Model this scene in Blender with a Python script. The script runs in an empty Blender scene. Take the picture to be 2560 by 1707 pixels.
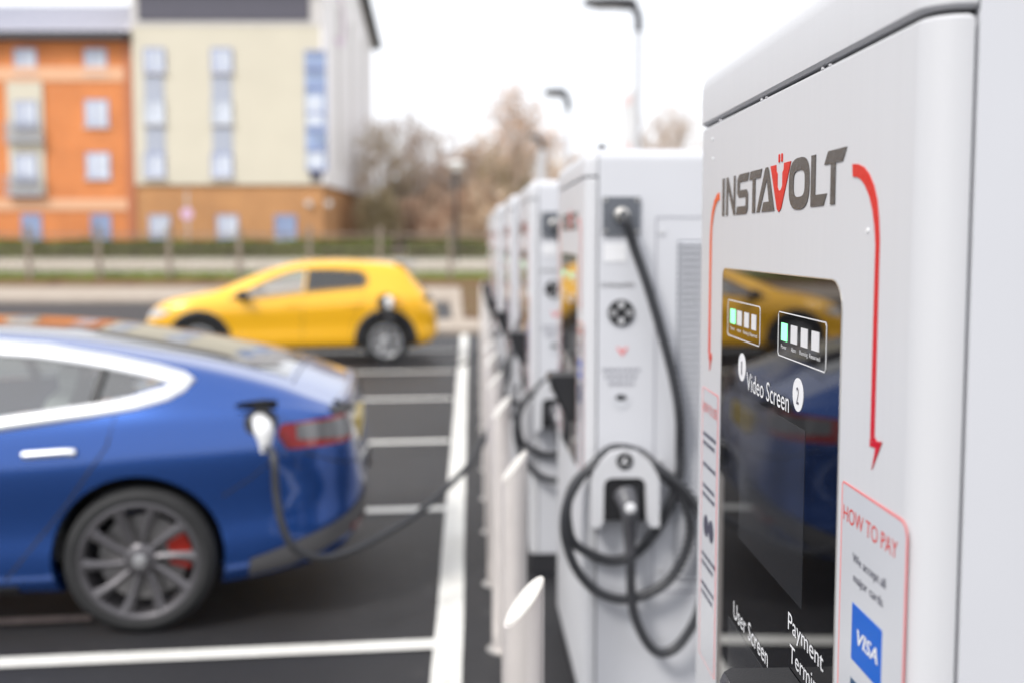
import bpy, bmesh, math, random
from mathutils import Vector, Matrix, Quaternion
from mathutils.bvhtree import BVHTree
rad = math.radians
sc = bpy.context.scene
COL = sc.collection
random.seed(7)

# ------------------------------------------------------------------ camera
HC = 1.75                       # eye height
F = 2560.0                      # focal length in pixels of the 2560 px wide photograph (36 mm on 36 mm)
PITCH = rad(4.3)
HOR = 606.0                     # horizon row in the photograph
SHIFT = -((853.5 - HOR) - F * math.tan(PITCH)) / 2560.0
cam = bpy.data.cameras.new('camera'); camo = bpy.data.objects.new('camera', cam); COL.objects.link(camo)
cam.sensor_width = 36; cam.lens = 36; cam.shift_y = SHIFT
cam.clip_start = 0.05; cam.clip_end = 2000
camo.location = (0, 0, HC); camo.rotation_euler = (rad(90) - PITCH, 0, 0)
cam.dof.use_dof = True; cam.dof.focus_distance = 1.42; cam.dof.aperture_fstop = 1.95
cam.dof.aperture_blades = 9
sc.camera = camo

# ------------------------------------------------------------------ light
SUN_EL, SUN_AZ = rad(46), rad(222)
w = bpy.data.worlds.new("World"); sc.world = w; w.use_nodes = True
nt = w.node_tree; nt.nodes.clear()
out = nt.nodes.new('ShaderNodeOutputWorld'); bg = nt.nodes.new('ShaderNodeBackground')
sky = nt.nodes.new('ShaderNodeTexSky'); sky.sky_type = 'NISHITA'; sky.sun_disc = False
sky.sun_elevation = SUN_EL; sky.sun_rotation = SUN_AZ
tc = nt.nodes.new('ShaderNodeTexCoord'); no = nt.nodes.new('ShaderNodeTexNoise')
no.inputs['Scale'].default_value = 2.2; no.inputs['Detail'].default_value = 4
cr = nt.nodes.new('ShaderNodeValToRGB')
cr.color_ramp.elements[0].position = .3; cr.color_ramp.elements[0].color = (6.6, 6.8, 7.2, 1)
cr.color_ramp.elements[1].position = .7; cr.color_ramp.elements[1].color = (8.0, 8.0, 8.15, 1)
mx = nt.nodes.new('ShaderNodeMixRGB'); mx.inputs[0].default_value = .93
nt.links.new(tc.outputs['Generated'], no.inputs['Vector']); nt.links.new(no.outputs['Fac'], cr.inputs[0])
nt.links.new(sky.outputs[0], mx.inputs[1]); nt.links.new(cr.outputs[0], mx.inputs[2])
nt.links.new(mx.outputs[0], bg.inputs[0]); bg.inputs[1].default_value = .1
nt.links.new(bg.outputs[0], out.inputs[0])
sl = bpy.data.lights.new('sun', 'SUN'); so = bpy.data.objects.new('sun', sl); COL.objects.link(so)
sl.energy = 1.5; sl.angle = rad(14); sl.color = (1, .97, .92)
sd = Vector((math.cos(SUN_EL) * math.sin(SUN_AZ), math.cos(SUN_EL) * math.cos(SUN_AZ), math.sin(SUN_EL)))
so.rotation_euler = sd.to_track_quat('Z', 'Y').to_euler()
sc.view_settings.view_transform = 'Standard'; sc.view_settings.look = 'None'
sc.view_settings.gamma = 1; sc.view_settings.exposure = .94
sc.cycles.use_denoising = True
sc.cycles.max_bounces = 8; sc.cycles.transparent_max_bounces = 12
sc.cycles.caustics_reflective = False; sc.cycles.caustics_refractive = False
sc.cycles.sample_clamp_indirect = 8

# ------------------------------------------------------------------ pixel <-> world helpers (photograph pixels, 2560 wide)
def ray(x, y):
    xs = (x - 1280) / F
    t = (853.5 - y) / F + SHIFT * 2560 / F
    return Vector((xs, math.cos(PITCH) + t * math.sin(PITCH), -math.sin(PITCH) + t * math.cos(PITCH)))
def gp(x, y, z=0.0):            # point on the level z
    r = ray(x, y); k = (z - HC) / r.z
    return Vector((r.x * k, r.y * k, z))
def at(x, y, Y):                # point at distance Y
    r = ray(x, y); k = Y / r.y
    return Vector((r.x * k, Y, HC + r.z * k))

# ------------------------------------------------------------------ materials
def N(t, typ, **kw):
    n = t.nodes.new(typ)
    for k, v in kw.items(): setattr(n, k, v)
    return n
def mat(name, col, rough=.5, metal=0., spec=.5, coat=0., var=.06, vscale=6., bump=0., bscale=60., emit=None, es=0., col2=None, c2pos=(.45, .6)):
    m = bpy.data.materials.new(name); m.use_nodes = True; t = m.node_tree; b = t.nodes['Principled BSDF']
    b.inputs['Roughness'].default_value = rough; b.inputs['Metallic'].default_value = metal
    b.inputs['Specular IOR Level'].default_value = spec; b.inputs['Coat Weight'].default_value = coat
    b.inputs['Coat Roughness'].default_value = .04
    co = N(t, 'ShaderNodeTexCoord'); ns = N(t, 'ShaderNodeTexNoise'); ns.inputs['Scale'].default_value = vscale; ns.inputs['Detail'].default_value = 6
    t.links.new(co.outputs['Object'], ns.inputs['Vector'])
    rp = N(t, 'ShaderNodeValToRGB')
    c2 = col2 or tuple(min(1, c * (1 + var)) for c in col); c1 = col if col2 else tuple(c * (1 - var) for c in col)
    rp.color_ramp.elements[0].color = (*c1, 1); rp.color_ramp.elements[1].color = (*c2, 1)
    rp.color_ramp.elements[0].position = c2pos[0] if col2 else .3; rp.color_ramp.elements[1].position = c2pos[1] if col2 else .7
    t.links.new(ns.outputs['Fac'], rp.inputs[0]); t.links.new(rp.outputs[0], b.inputs['Base Color'])
    if bump:
        n2 = N(t, 'ShaderNodeTexNoise'); n2.inputs['Scale'].default_value = bscale; n2.inputs['Detail'].default_value = 5
        bp = N(t, 'ShaderNodeBump'); bp.inputs['Strength'].default_value = bump; bp.inputs['Distance'].default_value = .01
        t.links.new(co.outputs['Object'], n2.inputs['Vector']); t.links.new(n2.outputs['Fac'], bp.inputs['Height']); t.links.new(bp.outputs[0], b.inputs['Normal'])
    if emit:
        b.inputs['Emission Color'].default_value = (*emit, 1); b.inputs['Emission Strength'].default_value = es
    return m
def glassmat(name, tint, gain=2.2, spec_rough=.0):
    m = bpy.data.materials.new(name); m.use_nodes = True; t = m.node_tree; t.nodes.clear()
    o = N(t, 'ShaderNodeOutputMaterial'); mixs = N(t, 'ShaderNodeMixShader'); tr = N(t, 'ShaderNodeBsdfTransparent'); g = N(t, 'ShaderNodeBsdfGlossy')
    lw = N(t, 'ShaderNodeLayerWeight'); lw.inputs[0].default_value = .5; pw = N(t, 'ShaderNodeMath', operation='POWER'); pw.inputs[1].default_value = 5
    fr = N(t, 'ShaderNodeMath', operation='MULTIPLY_ADD'); fr.inputs[1].default_value = .96; fr.inputs[2].default_value = .045; t.links.new(lw.outputs['Facing'], pw.inputs[0]); t.links.new(pw.outputs[0], fr.inputs[0])
    ad = N(t, 'ShaderNodeMath', operation='MULTIPLY'); ad.inputs[1].default_value = gain
    tr.inputs[0].default_value = (*tint, 1); g.inputs['Roughness'].default_value = spec_rough; g.inputs[0].default_value = (1, 1, 1, 1)
    t.links.new(fr.outputs[0], ad.inputs[0]); t.links.new(ad.outputs[0], mixs.inputs[0])
    t.links.new(tr.outputs[0], mixs.inputs[1]); t.links.new(g.outputs[0], mixs.inputs[2]); t.links.new(mixs.outputs[0], o.inputs[0])
    return m
M = {}
M['charger'] = mat('pale grey powder coat', (.50, .502, .522), .42, var=.025, vscale=3, bump=.05, bscale=400)
M['charger_side'] = mat('pale grey side panel', (.58, .586, .62), .45, var=.02, vscale=3)
M['gap'] = mat('dark rubber gap', (.02, .02, .024), .7)
M['black_glass'] = mat('black front glass', (.006, .006, .007), .012, spec=.9, var=.0)
def bow(m, v):
    t = m.node_tree; g = N(t, 'ShaderNodeNewGeometry'); a = N(t, 'ShaderNodeVectorMath', operation='ADD'); a.inputs[1].default_value = v
    n = N(t, 'ShaderNodeVectorMath', operation='NORMALIZE'); t.links.new(g.outputs['Normal'], a.inputs[0]); t.links.new(a.outputs[0], n.inputs[0]); t.links.new(n.outputs[0], t.nodes['Principled BSDF'].inputs['Normal'])
def dust(m, base, amt=.3):
    t = m.node_tree; b = t.nodes['Principled BSDF']; co = N(t, 'ShaderNodeTexCoord'); v = N(t, 'ShaderNodeTexVoronoi'); v.inputs['Scale'].default_value = 170
    r = N(t, 'ShaderNodeValToRGB'); r.color_ramp.elements[0].position = .03; r.color_ramp.elements[0].color = (amt, amt, amt, 1); r.color_ramp.elements[1].position = .075; r.color_ramp.elements[1].color = (*base, 1)
    mp = N(t, 'ShaderNodeMapping'); mp.inputs['Scale'].default_value = (1, 60, .8); st = N(t, 'ShaderNodeTexNoise'); st.inputs['Scale'].default_value = 2; st.inputs['Detail'].default_value = 3
    r2 = N(t, 'ShaderNodeValToRGB'); r2.color_ramp.elements[0].position = .62; r2.color_ramp.elements[0].color = (0, 0, 0, 1); r2.color_ramp.elements[1].position = .8; r2.color_ramp.elements[1].color = (.022, .022, .022, 1)
    ad = N(t, 'ShaderNodeMixRGB', blend_type='ADD'); ad.inputs[0].default_value = 1
    t.links.new(co.outputs['Object'], v.inputs['Vector']); t.links.new(v.outputs['Distance'], r.inputs[0]); t.links.new(co.outputs['Object'], mp.inputs[0]); t.links.new(mp.outputs[0], st.inputs['Vector']); t.links.new(st.outputs['Fac'], r2.inputs[0])
    t.links.new(r.outputs[0], ad.inputs[1]); t.links.new(r2.outputs[0], ad.inputs[2]); t.links.new(ad.outputs[0], b.inputs['Base Color'])
def streaks(m, c):
    t = m.node_tree; b = t.nodes['Principled BSDF']; co = N(t, 'ShaderNodeTexCoord'); mp = N(t, 'ShaderNodeMapping'); mp.inputs['Scale'].default_value = (45, 45, .9)
    st = N(t, 'ShaderNodeTexNoise'); st.inputs['Scale'].default_value = 1.6; st.inputs['Detail'].default_value = 5
    r = N(t, 'ShaderNodeValToRGB'); r.color_ramp.elements[0].position = .35; r.color_ramp.elements[0].color = (*[x * .984 for x in c], 1); r.color_ramp.elements[1].position = .6; r.color_ramp.elements[1].color = (*c, 1)
    t.links.new(co.outputs['Object'], mp.inputs[0]); t.links.new(mp.outputs[0], st.inputs['Vector']); t.links.new(st.outputs['Fac'], r.inputs[0]); t.links.new(r.outputs[0], b.inputs['Base Color'])
streaks(M['charger'], (.60, .602, .625))
dust(M['black_glass'], (.005, .005, .006))
M['screen'] = mat('screen glass', (.028, .029, .033), .06, spec=1.0, var=.1)
dust(M['screen'], (.028, .029, .033), .35)
BOW = (0, -.0110, 0)
bow(M['black_glass'], BOW); bow(M['screen'], BOW)
M['white_ink'] = mat('white printed ink', (.82, .82, .84), .45, var=.01)
M['dark_ink'] = mat('dark grey ink', (.052, .043, .038), .26, var=.1, vscale=40, bump=.25, bscale=300)
M['grey_ink'] = mat('slate ink', (.06, .06, .09), .5)
M['faint_ink'] = mat('faint grey ink', (.33, .33, .37), .5)
M['red_ink'] = mat('red vinyl', (.64, .020, .008), .4, spec=.2, var=.05, vscale=60, bump=.2, bscale=300)
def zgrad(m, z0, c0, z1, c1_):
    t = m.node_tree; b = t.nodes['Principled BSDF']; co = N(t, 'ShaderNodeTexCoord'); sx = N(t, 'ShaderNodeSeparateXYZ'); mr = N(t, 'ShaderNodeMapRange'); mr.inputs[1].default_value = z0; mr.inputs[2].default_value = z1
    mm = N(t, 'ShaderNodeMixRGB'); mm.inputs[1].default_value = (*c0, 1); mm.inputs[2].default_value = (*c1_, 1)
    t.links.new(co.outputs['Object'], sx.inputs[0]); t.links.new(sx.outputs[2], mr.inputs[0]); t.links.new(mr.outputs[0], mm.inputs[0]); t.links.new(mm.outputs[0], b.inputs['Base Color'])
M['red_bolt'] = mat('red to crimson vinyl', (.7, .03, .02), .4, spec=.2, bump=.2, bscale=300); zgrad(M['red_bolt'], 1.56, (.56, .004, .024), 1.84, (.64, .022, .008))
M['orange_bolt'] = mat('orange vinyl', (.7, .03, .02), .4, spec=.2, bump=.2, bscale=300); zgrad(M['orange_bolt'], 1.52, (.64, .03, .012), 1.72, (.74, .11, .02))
M['pink_ink'] = mat('pale red outline ink', (.78, .20, .20), .45)
M['visa_blue'] = mat('bright blue card', (.0, .115, .56), .3, var=.03)
M['navy'] = mat('navy card', (.03, .08, .16), .35)
M['label'] = mat('label vinyl', (.60, .61, .645), .2, var=.02)
M['led_green'] = mat('green indicator', (.2, .8, .35), .4, emit=(.22, 1, .42), es=.75)
M['led_white'] = mat('white indicator', (.72, .72, .74), .4, var=.01)
M['black_plastic'] = mat('black plastic', (.018, .018, .020), .38, var=.1, bump=.1, bscale=300)
M['rubber'] = mat('cable rubber', (.034, .035, .040), .42, var=.15, vscale=20)
M['grey_plate'] = mat('grey metal plate', (.14, .15, .17), .4, metal=.3)
M['conn_grey'] = mat('grey connector', (.09, .09, .10), .4)
M['cap_pale'] = mat('dull pale cap', (.58, .56, .53), .5, var=.12, vscale=30)
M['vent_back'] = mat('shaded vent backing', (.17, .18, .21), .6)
M['steel'] = mat('brushed steel', (.62, .60, .57), .32, metal=.85, var=.08)
M['bollard'] = mat('stainless bollard', (.80, .745, .715), .38, metal=.45, var=.05, vscale=9)
M['asphalt'] = mat('asphalt', (.025, .0245, .028), .58, var=.35, vscale=260, bump=.5, bscale=420)
M['paint_line'] = mat('white road paint', (.84, .83, .79), .6, var=.05, vscale=25, bump=.2, bscale=200)
M['red_line'] = mat('worn pinkish road paint', (.55, .44, .41), .7, var=.2, vscale=20)

def overlay(m, scale, lo, hi, c_lo, fac_lo, stretch=(1, 1, 1)):
    t = m.node_tree; b = t.nodes['Principled BSDF']; src = b.inputs['Base Color'].links[0].from_socket
    co = N(t, 'ShaderNodeTexCoord'); mp = N(t, 'ShaderNodeMapping'); mp.inputs['Scale'].default_value = stretch; ns = N(t, 'ShaderNodeTexNoise'); ns.inputs['Scale'].default_value = scale; ns.inputs['Detail'].default_value = 7; ns.inputs['Roughness'].default_value = .65
    mr = N(t, 'ShaderNodeMapRange'); mr.inputs[1].default_value = lo; mr.inputs[2].default_value = hi; mr.inputs[3].default_value = fac_lo; mr.inputs[4].default_value = 0
    mm = N(t, 'ShaderNodeMixRGB'); mm.inputs[2].default_value = (*c_lo, 1)
    t.links.new(co.outputs['Object'], mp.inputs[0]); t.links.new(mp.outputs[0], ns.inputs['Vector']); t.links.new(ns.outputs['Fac'], mr.inputs[0]); t.links.new(mr.outputs[0], mm.inputs[0]); t.links.new(src, mm.inputs[1]); t.links.new(mm.outputs[0], b.inputs['Base Color'])
overlay(M['paint_line'], 14, .34, .40, (.16, .16, .16), .5); overlay(M['paint_line'], 3, .35, .6, (.60, .57, .52), .25)
overlay(M['asphalt'], .9, .40, .60, (.016, .015, .017), .55); overlay(M['asphalt'], 5, .30, .42, (.075, .073, .075), .5)
# ------------------------------------------------------------------ mesh helpers
def link(name, bm, m=None, parent=None, smooth=False, sharp=35):
    me = bpy.data.meshes.new(name)
    bmesh.ops.recalc_face_normals(bm, faces=bm.faces)
    bm.to_mesh(me); bm.free()
    if m: me.materials.append(m)
    if smooth:
        for p in me.polygons: p.use_smooth = True
        me.set_sharp_from_angle(angle=rad(sharp))
    o = bpy.data.objects.new(name, me); COL.objects.link(o)
    if parent: o.parent = parent
    return o
def empty(name, loc=(0, 0, 0), rz=0):
    o = bpy.data.objects.new(name, None); COL.objects.link(o); o.location = loc; o.rotation_euler = (0, 0, rz); o.empty_display_size = .1
    return o
def tag(o, label=None, cat=None, group=None, kind=None):
    if label: o['label'] = label
    if cat: o['category'] = cat
    if group: o['group'] = group
    if kind: o['kind'] = kind
    return o
def copy_tree(o, parent=None):
    c = o.copy(); COL.objects.link(c)
    if parent: c.parent = parent
    for ch in list(o.children): copy_tree(ch, c)
    return c
def box(bm, a, b):
    x0, y0, z0 = a; x1, y1, z1 = b
    v = [bm.verts.new(p) for p in ((x0, y0, z0), (x1, y0, z0), (x1, y1, z0), (x0, y1, z0), (x0, y0, z1), (x1, y0, z1), (x1, y1, z1), (x0, y1, z1))]
    for f in ((0, 3, 2, 1), (4, 5, 6, 7), (0, 1, 5, 4), (1, 2, 6, 5), (2, 3, 7, 6), (3, 0, 4, 7)): bm.faces.new([v[i] for i in f])
def loft(bm, rings, cap=True, closed=True):
    R = [[bm.verts.new(p) for p in r] for r in rings]; n = len(R[0])
    for a, b in zip(R, R[1:]):
        for i in range(n if closed else n - 1):
            j = (i + 1) % n
            try: bm.faces.new((a[i], a[j], b[j], b[i]))
            except ValueError: pass
    if cap and closed:
        bm.faces.new(R[0][::-1]); bm.faces.new(R[-1])
    return R
def tube(bm, pts, r, n=8, cap=True):
    pts = [Vector(p) for p in pts]; rings = []
    up = Vector((0, 0, 1)); prev = None
    for i, p in enumerate(pts):
        d = (pts[min(i + 1, len(pts) - 1)] - pts[max(i - 1, 0)]).normalized()
        if prev is None:
            a = d.cross(up)
            if a.length < .1: a = d.cross(Vector((0, 1, 0)))
            a.normalize()
        else:
            a = (prev - d * prev.dot(d)).normalized()
        prev = a; b = d.cross(a)
        rr = r[i] if isinstance(r, (list, tuple)) else r
        rings.append([p + (a * math.cos(2 * math.pi * k / n) + b * math.sin(2 * math.pi * k / n)) * rr for k in range(n)])
    loft(bm, rings, cap)
def spline(pts, sub=6):
    P = [Vector(p) for p in pts]; P = [P[0] * 2 - P[1]] + P + [P[-1] * 2 - P[-2]]; o = []
    for i in range(1, len(P) - 2):
        for k in range(sub):
            t = k / sub
            o.append(.5 * ((2 * P[i]) + (P[i + 1] - P[i - 1]) * t + (2 * P[i - 1] - 5 * P[i] + 4 * P[i + 1] - P[i + 2]) * t * t + (3 * P[i] - P[i - 1] - 3 * P[i + 1] + P[i + 2]) * t ** 3))
    o.append(P[-2]); return o
def lathe(bm, prof, n=24, axis='z', c=(0, 0, 0)):
    rings = []
    for r, h in prof:
        ring = []
        for k in range(n):
            a = 2 * math.pi * k / n; u, v = r * math.cos(a), r * math.sin(a)
            p = {'z': (u, v, h), 'x': (h, u, v), 'y': (u, h, v)}[axis]
            ring.append(Vector(p) + Vector(c))
        rings.append(ring)
    loft(bm, rings, cap=True)
def poly(bm, pts):
    f = bm.faces.new([bm.verts.new(p) for p in pts]); return f
def prism(bm, pts, off):        # polygon pts extruded by vector off
    off = Vector(off); a = [bm.verts.new(p) for p in pts]; b = [bm.verts.new(Vector(p) + off) for p in pts]; n = len(a)
    bm.faces.new(a[::-1]); bm.faces.new(b)
    for i in range(n): bm.faces.new((a[i], a[(i + 1) % n], b[(i + 1) % n], b[i]))

# ================================================================== GROUND
BAYDIR = (gp(1075, 1612) - gp(0, 1659)).normalized()
ROWA, ROWB = gp(1116, 1700), gp(1161, 835)
ROWDIR = (ROWB - ROWA).normalized()
def soil(name, cols, scale=3., rough=.95, bump=.6):
    m = bpy.data.materials.new(name); m.use_nodes = True; t = m.node_tree; b = t.nodes['Principled BSDF']; b.inputs['Roughness'].default_value = rough; b.inputs['Specular IOR Level'].default_value = .1
    co = N(t, 'ShaderNodeTexCoord'); ns = N(t, 'ShaderNodeTexNoise'); ns.inputs['Scale'].default_value = scale; ns.inputs['Detail'].default_value = 8
    rp = N(t, 'ShaderNodeValToRGB'); el = rp.color_ramp.elements
    while len(el) < len(cols): el.new(.5)
    for i, c in enumerate(cols): el[i].position = .3 + .4 * i / (len(cols) - 1); el[i].color = (*c, 1)
    t.links.new(co.outputs['Object'], ns.inputs['Vector']); t.links.new(ns.outputs['Fac'], rp.inputs[0]); t.links.new(rp.outputs[0], b.inputs['Base Color'])
    n2 = N(t, 'ShaderNodeTexNoise'); n2.inputs['Scale'].default_value = 30; bp = N(t, 'ShaderNodeBump'); bp.inputs['Strength'].default_value = bump; bp.inputs['Distance'].default_value = .03
    t.links.new(co.outputs['Object'], n2.inputs['Vector']); t.links.new(n2.outputs['Fac'], bp.inputs['Height']); t.links.new(bp.outputs[0], b.inputs['Normal'])
    return m
M['grass'] = soil('grass', [(.08, .15, .02), (.17, .26, .04), (.26, .30, .08)], 1.2)
M['bank'] = soil('leaf litter bank', [(.10, .060, .035), (.17, .105, .06), (.13, .12, .05)], 1.5)
M['gravel'] = soil('pale paving', [(.36, .30, .25), (.46, .40, .34)], 2.)
M['path'] = soil('pale gravel path', [(.38, .34, .28), (.50, .46, .40)], 1.)
M['field'] = soil('rough ground', [(.12, .09, .05), (.14, .13, .06), (.20, .17, .11)], .3)

def strip(name, prof, m, x0=-140, x1=140, kind='structure', thick=.0):
    bm = bmesh.new()
    nx = 60
    rows = [[bm.verts.new((x0 + (x1 - x0) * i / nx, y, z)) for i in range(nx + 1)] for y, z in prof]
    for a, b in zip(rows, rows[1:]):
        for i in range(nx): bm.faces.new((a[i], a[i + 1], b[i + 1], b[i]))
    o = link(name, bm, m); tag(o, kind=kind); return o
YP0, YP1 = 29.6, 37.6           # far pavement
bm = bmesh.new()
prof = [(-60, 0), (0, 0), (YP0, 0), (YP1 + .2, .0), (38.8, .5), (39.2, .55), (50.5, .95), (56, 1.0), (90, 1.2), (200, 3), (900, 6)]
rows = [[bm.verts.new((-700 + 1400 * i / 40, y, z - .03)) for i in range(41)] for y, z in prof]
for a, b in zip(rows, rows[1:]):
    for i in range(40): bm.faces.new((a[i], a[i + 1], b[i + 1], b[i]))
tag(link('ground', bm, M['field']), kind='structure')
strip('car_park', [(-30, 0), (YP0, 0)], M['asphalt'], -60, 60)
strip('pavement', [(YP0, -.02), (YP0 + .01, .11), (YP1, .12)], M['gravel'])
strip('bank', [(YP1, .12), (37.9, .15), (38.5, .45)], M['bank'])
strip('verge', [(38.5, .45), (38.9, .53), (39.6, .56)], M['grass'])
strip('footpath', [(39.6, .56), (50.3, .96)], M['path'])
# grass tufts on the verge: nobody could count them
bm = bmesh.new(); R = random.Random(3)
for i in range(5200):
    x = R.uniform(-26, 8); y = R.uniform(38.3, 39.9); z = .40 if y < 38.6 else .53; h = R.uniform(.05, .22); a = R.uniform(0, 6.28); s = .03
    p = Vector((x, y, z)); d = Vector((math.cos(a), math.sin(a), 0)) * s
    poly(bm, [p - d, p + d, p + Vector((R.uniform(-.06, .06), R.uniform(-.06, .06), h))])
tag(link('verge_grass', bm, M['grass']), 'long green grass fringing the top of the brown bank', 'grass', kind='stuff')

def ribbon(bm, a, b, wd, z=.004):
    a = Vector(a); b = Vector(b); d = (b - a).normalized(); n = Vector((-d.y, d.x, 0)) * wd / 2
    k = max(1, int((b - a).length / .5)); rows = []
    for i in range(k + 1):
        p = a + (b - a) * i / k; q = R.uniform(-.003, .003)
        rows.append([bm.verts.new((p.x + n.x + q, p.y + n.y, z)), bm.verts.new((p.x - n.x + q, p.y - n.y, z))])
    for u, v in zip(rows, rows[1:]): bm.faces.new((u[0], u[1], v[1], v[0]))
def rowpt(Y): return ROWA + ROWDIR * ((Y - ROWA.y) / ROWDIR.y)
bm = bmesh.new()
ribbon(bm, rowpt(.6), rowpt(19.8), .125, .004)
tag(link('bay_end_line', bm, M['paint_line']), kind='structure')
for (x, y) in ((1075, 1612), (1105, 1272), (1115, 1103), (1123, 996), (1130, 928), (1134, 875)):
    e = gp(x, y); bm = bmesh.new(); ribbon(bm, e - BAYDIR * 4.9, e + BAYDIR * .035, .115 if y < 1500 else .105, .008)
    tag(link('bay_line', bm, M['paint_line']), kind='structure')
bm = bmesh.new(); e = gp(232, 1546); ribbon(bm, e - BAYDIR * 4, e, .075, .008)
tag(link('pink_bay_line', bm, M['red_line']), kind='structure')
bm = bmesh.new(); e = gp(960, 905); ribbon(bm, e - BAYDIR * 2, e, .11, .0085)
tag(link('pink_bay_line', bm, M['red_line']), kind='structure')
# kerbed island beyond the row
def slabpoly(name, pix, z0, z1, m):
    bm = bmesh.new(); prism(bm, [gp(x, y, z0) for x, y in pix], (0, 0, z1 - z0)); return tag(link(name, bm, m), kind='structure')
slabpoly('island_kerb', [(1060, 842), (1240, 838), (1240, 812), (1160, 812), (1148, 724), (1118, 724), (1132, 812), (1062, 814)], -.02, .11, M['gravel'])
slabpoly('planted_island', [(1161, 811), (1270, 811), (1250, 722), (1150, 722)], -.02, .13, M['bank'])

# ================================================================== CHARGERS
X0, S0 = .426, (1204.0 - 1280) / F
Y_NEAR = .985; CW, CD = 1.035, .74
C1 = Vector((X0 + S0 * Y_NEAR, Y_NEAR, 0)); A1 = math.atan(-S0)
inv1 = (Matrix.Translation(C1) @ Matrix.Rotation(A1, 4, 'Z')).inverted()
nrm1 = Matrix.Rotation(A1, 3, 'Z') @ Vector((1, 0, 0))
def tr(x, y):                   # photograph pixel -> (v, z) on the front face of the first charger
    r = ray(x, y); o = Vector((0, 0, HC)); k = (C1 - o).dot(nrm1) / r.dot(nrm1)
    p = inv1 @ (o + r * k); return p.y, p.z
ZT = 2.063; ZS = tr(1760, 319)[1]
C2Y = 3.48
C2X = at(1462, 606, C2Y).x
def ts(x, y):                   # photograph pixel -> (x, z) on the near side of the second charger
    p = at(x, y, C2Y); return p.x - C2X, p.z

def plan(x0, x1, y0, y1, rf, rb, n=6):
    o = []
    for cx, cy, a0, r in ((x0 + rf, y0 + rf, 180, rf), (x1 - rb, y0 + rb, 270, rb), (x1 - rb, y1 - rb, 0, rb), (x0 + rf, y1 - rf, 90, rf)):
        for k in range(n + 1):
            a = rad(a0 + 90 * k / n); o.append((cx + r * math.cos(a), cy + r * math.sin(a)))
    return o
def slab(bm, x0, x1, y0, y1, z0, z1, rf, rb, rt=0, back=True, front=True, ends=True, low=.003):
    rings = []
    def ring(i, z):
        f = i if front else 0; b = i if back else 0; e = i if ends else 0
        rings.append([Vector((x, y, z)) for x, y in plan(x0 + f, x1 - b, y0 + e, y1 - e, max(rf - i, .001), max(rb - (i if back else 0), .001))])
    ring(low, z0); ring(0, z0 + low)
    if rt:
        for k in range(7):
            a = rad(90 * k / 6); ring(rt * (1 - math.cos(a)), z1 - rt + rt * math.sin(a))
    else:
        ring(0, z1 - low); ring(low, z1)
    loft(bm, rings)
EPS = .0012
def fpoly(bm, pts, e=EPS):      # printed patch on the front face: pts = (v, z)
    prism(bm, [(-e, v, z) for v, z in pts], (e * .8, 0, 0))
def strokepoly(pts, wd, closed=False):
    pass
def fline(bm, pts, wd, e=EPS, closed=False):
    n = len(pts); P = [Vector((p[0], p[1])) for p in pts]; L = []; Rr = []
    for i in range(n):
        a = P[i - 1] if (i > 0 or closed) else P[i]; b = P[(i + 1) % n] if (i < n - 1 or closed) else P[i]
        d = (b - a).normalized(); nn = Vector((-d.y, d.x)); ww = (wd[i] if isinstance(wd, list) else wd) / 2
        L.append(P[i] + nn * ww); Rr.append(P[i] - nn * ww)
    m = n if closed else n - 1
    for i in range(m):
        j = (i + 1) % n; fpoly(bm, [L[i], L[j], Rr[j], Rr[i]], e)
_font = None
def text_polys(s, shear=0.):
    cu = bpy.data.curves.new('t', 'FONT'); cu.body = s; cu.shear = shear; cu.resolution_u = 3; cu.fill_mode = 'FRONT'
    ob = bpy.data.objects.new('t', cu); COL.objects.link(ob)
    me = bpy.data.meshes.new_from_object(ob.evaluated_get(bpy.context.evaluated_depsgraph_get()))
    vs = [v.co.copy() for v in me.vertices]; fs = [list(p.vertices) for p in me.polygons]
    bpy.data.objects.remove(ob); bpy.data.curves.remove(cu); bpy.data.meshes.remove(me)
    return vs, fs
def ftext(bm, s, v0, v1, zb, cap, e=EPS, shear=0., bold=0.):   # left (far) edge v0, right (near) edge v1, baseline zb, capital height
    vs, fs = text_polys(s, shear); x0 = min(v.x for v in vs); x1 = max(v.x for v in vs)
    capH = .729 * 1.0
    k = (v1 - v0) / (x1 - x0); kz = cap / capH
    V = [bm.verts.new((-e, v0 + (v.x - x0) * k, zb + v.y * kz)) for v in vs]
    for f in fs:
        try: bm.faces.new([V[i] for i in f])
        except ValueError: pass
def circ(cx, cz, rx, rz=None, n=28, a0=0, a1=360):
    rz = rz or rx; return [(cx + rx * math.cos(rad(a0 + (a1 - a0) * k / n)), cz + rz * math.sin(rad(a0 + (a1 - a0) * k / n))) for k in range(n + (0 if a1 - a0 == 360 else 1))]

def T(pts, c=None):
    """(crop x, crop y) lists -> (v, z)"""
    if c is None: return [tr(x, y) for x, y in pts]
    ox, oy, k = c; return [tr(ox + x / k, oy + y / k) for x, y in pts]
C7 = (1740, 0, 2.2402); C8 = (1780, 660, 3.92); C9 = (2080, 1180, 2.977)

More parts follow.
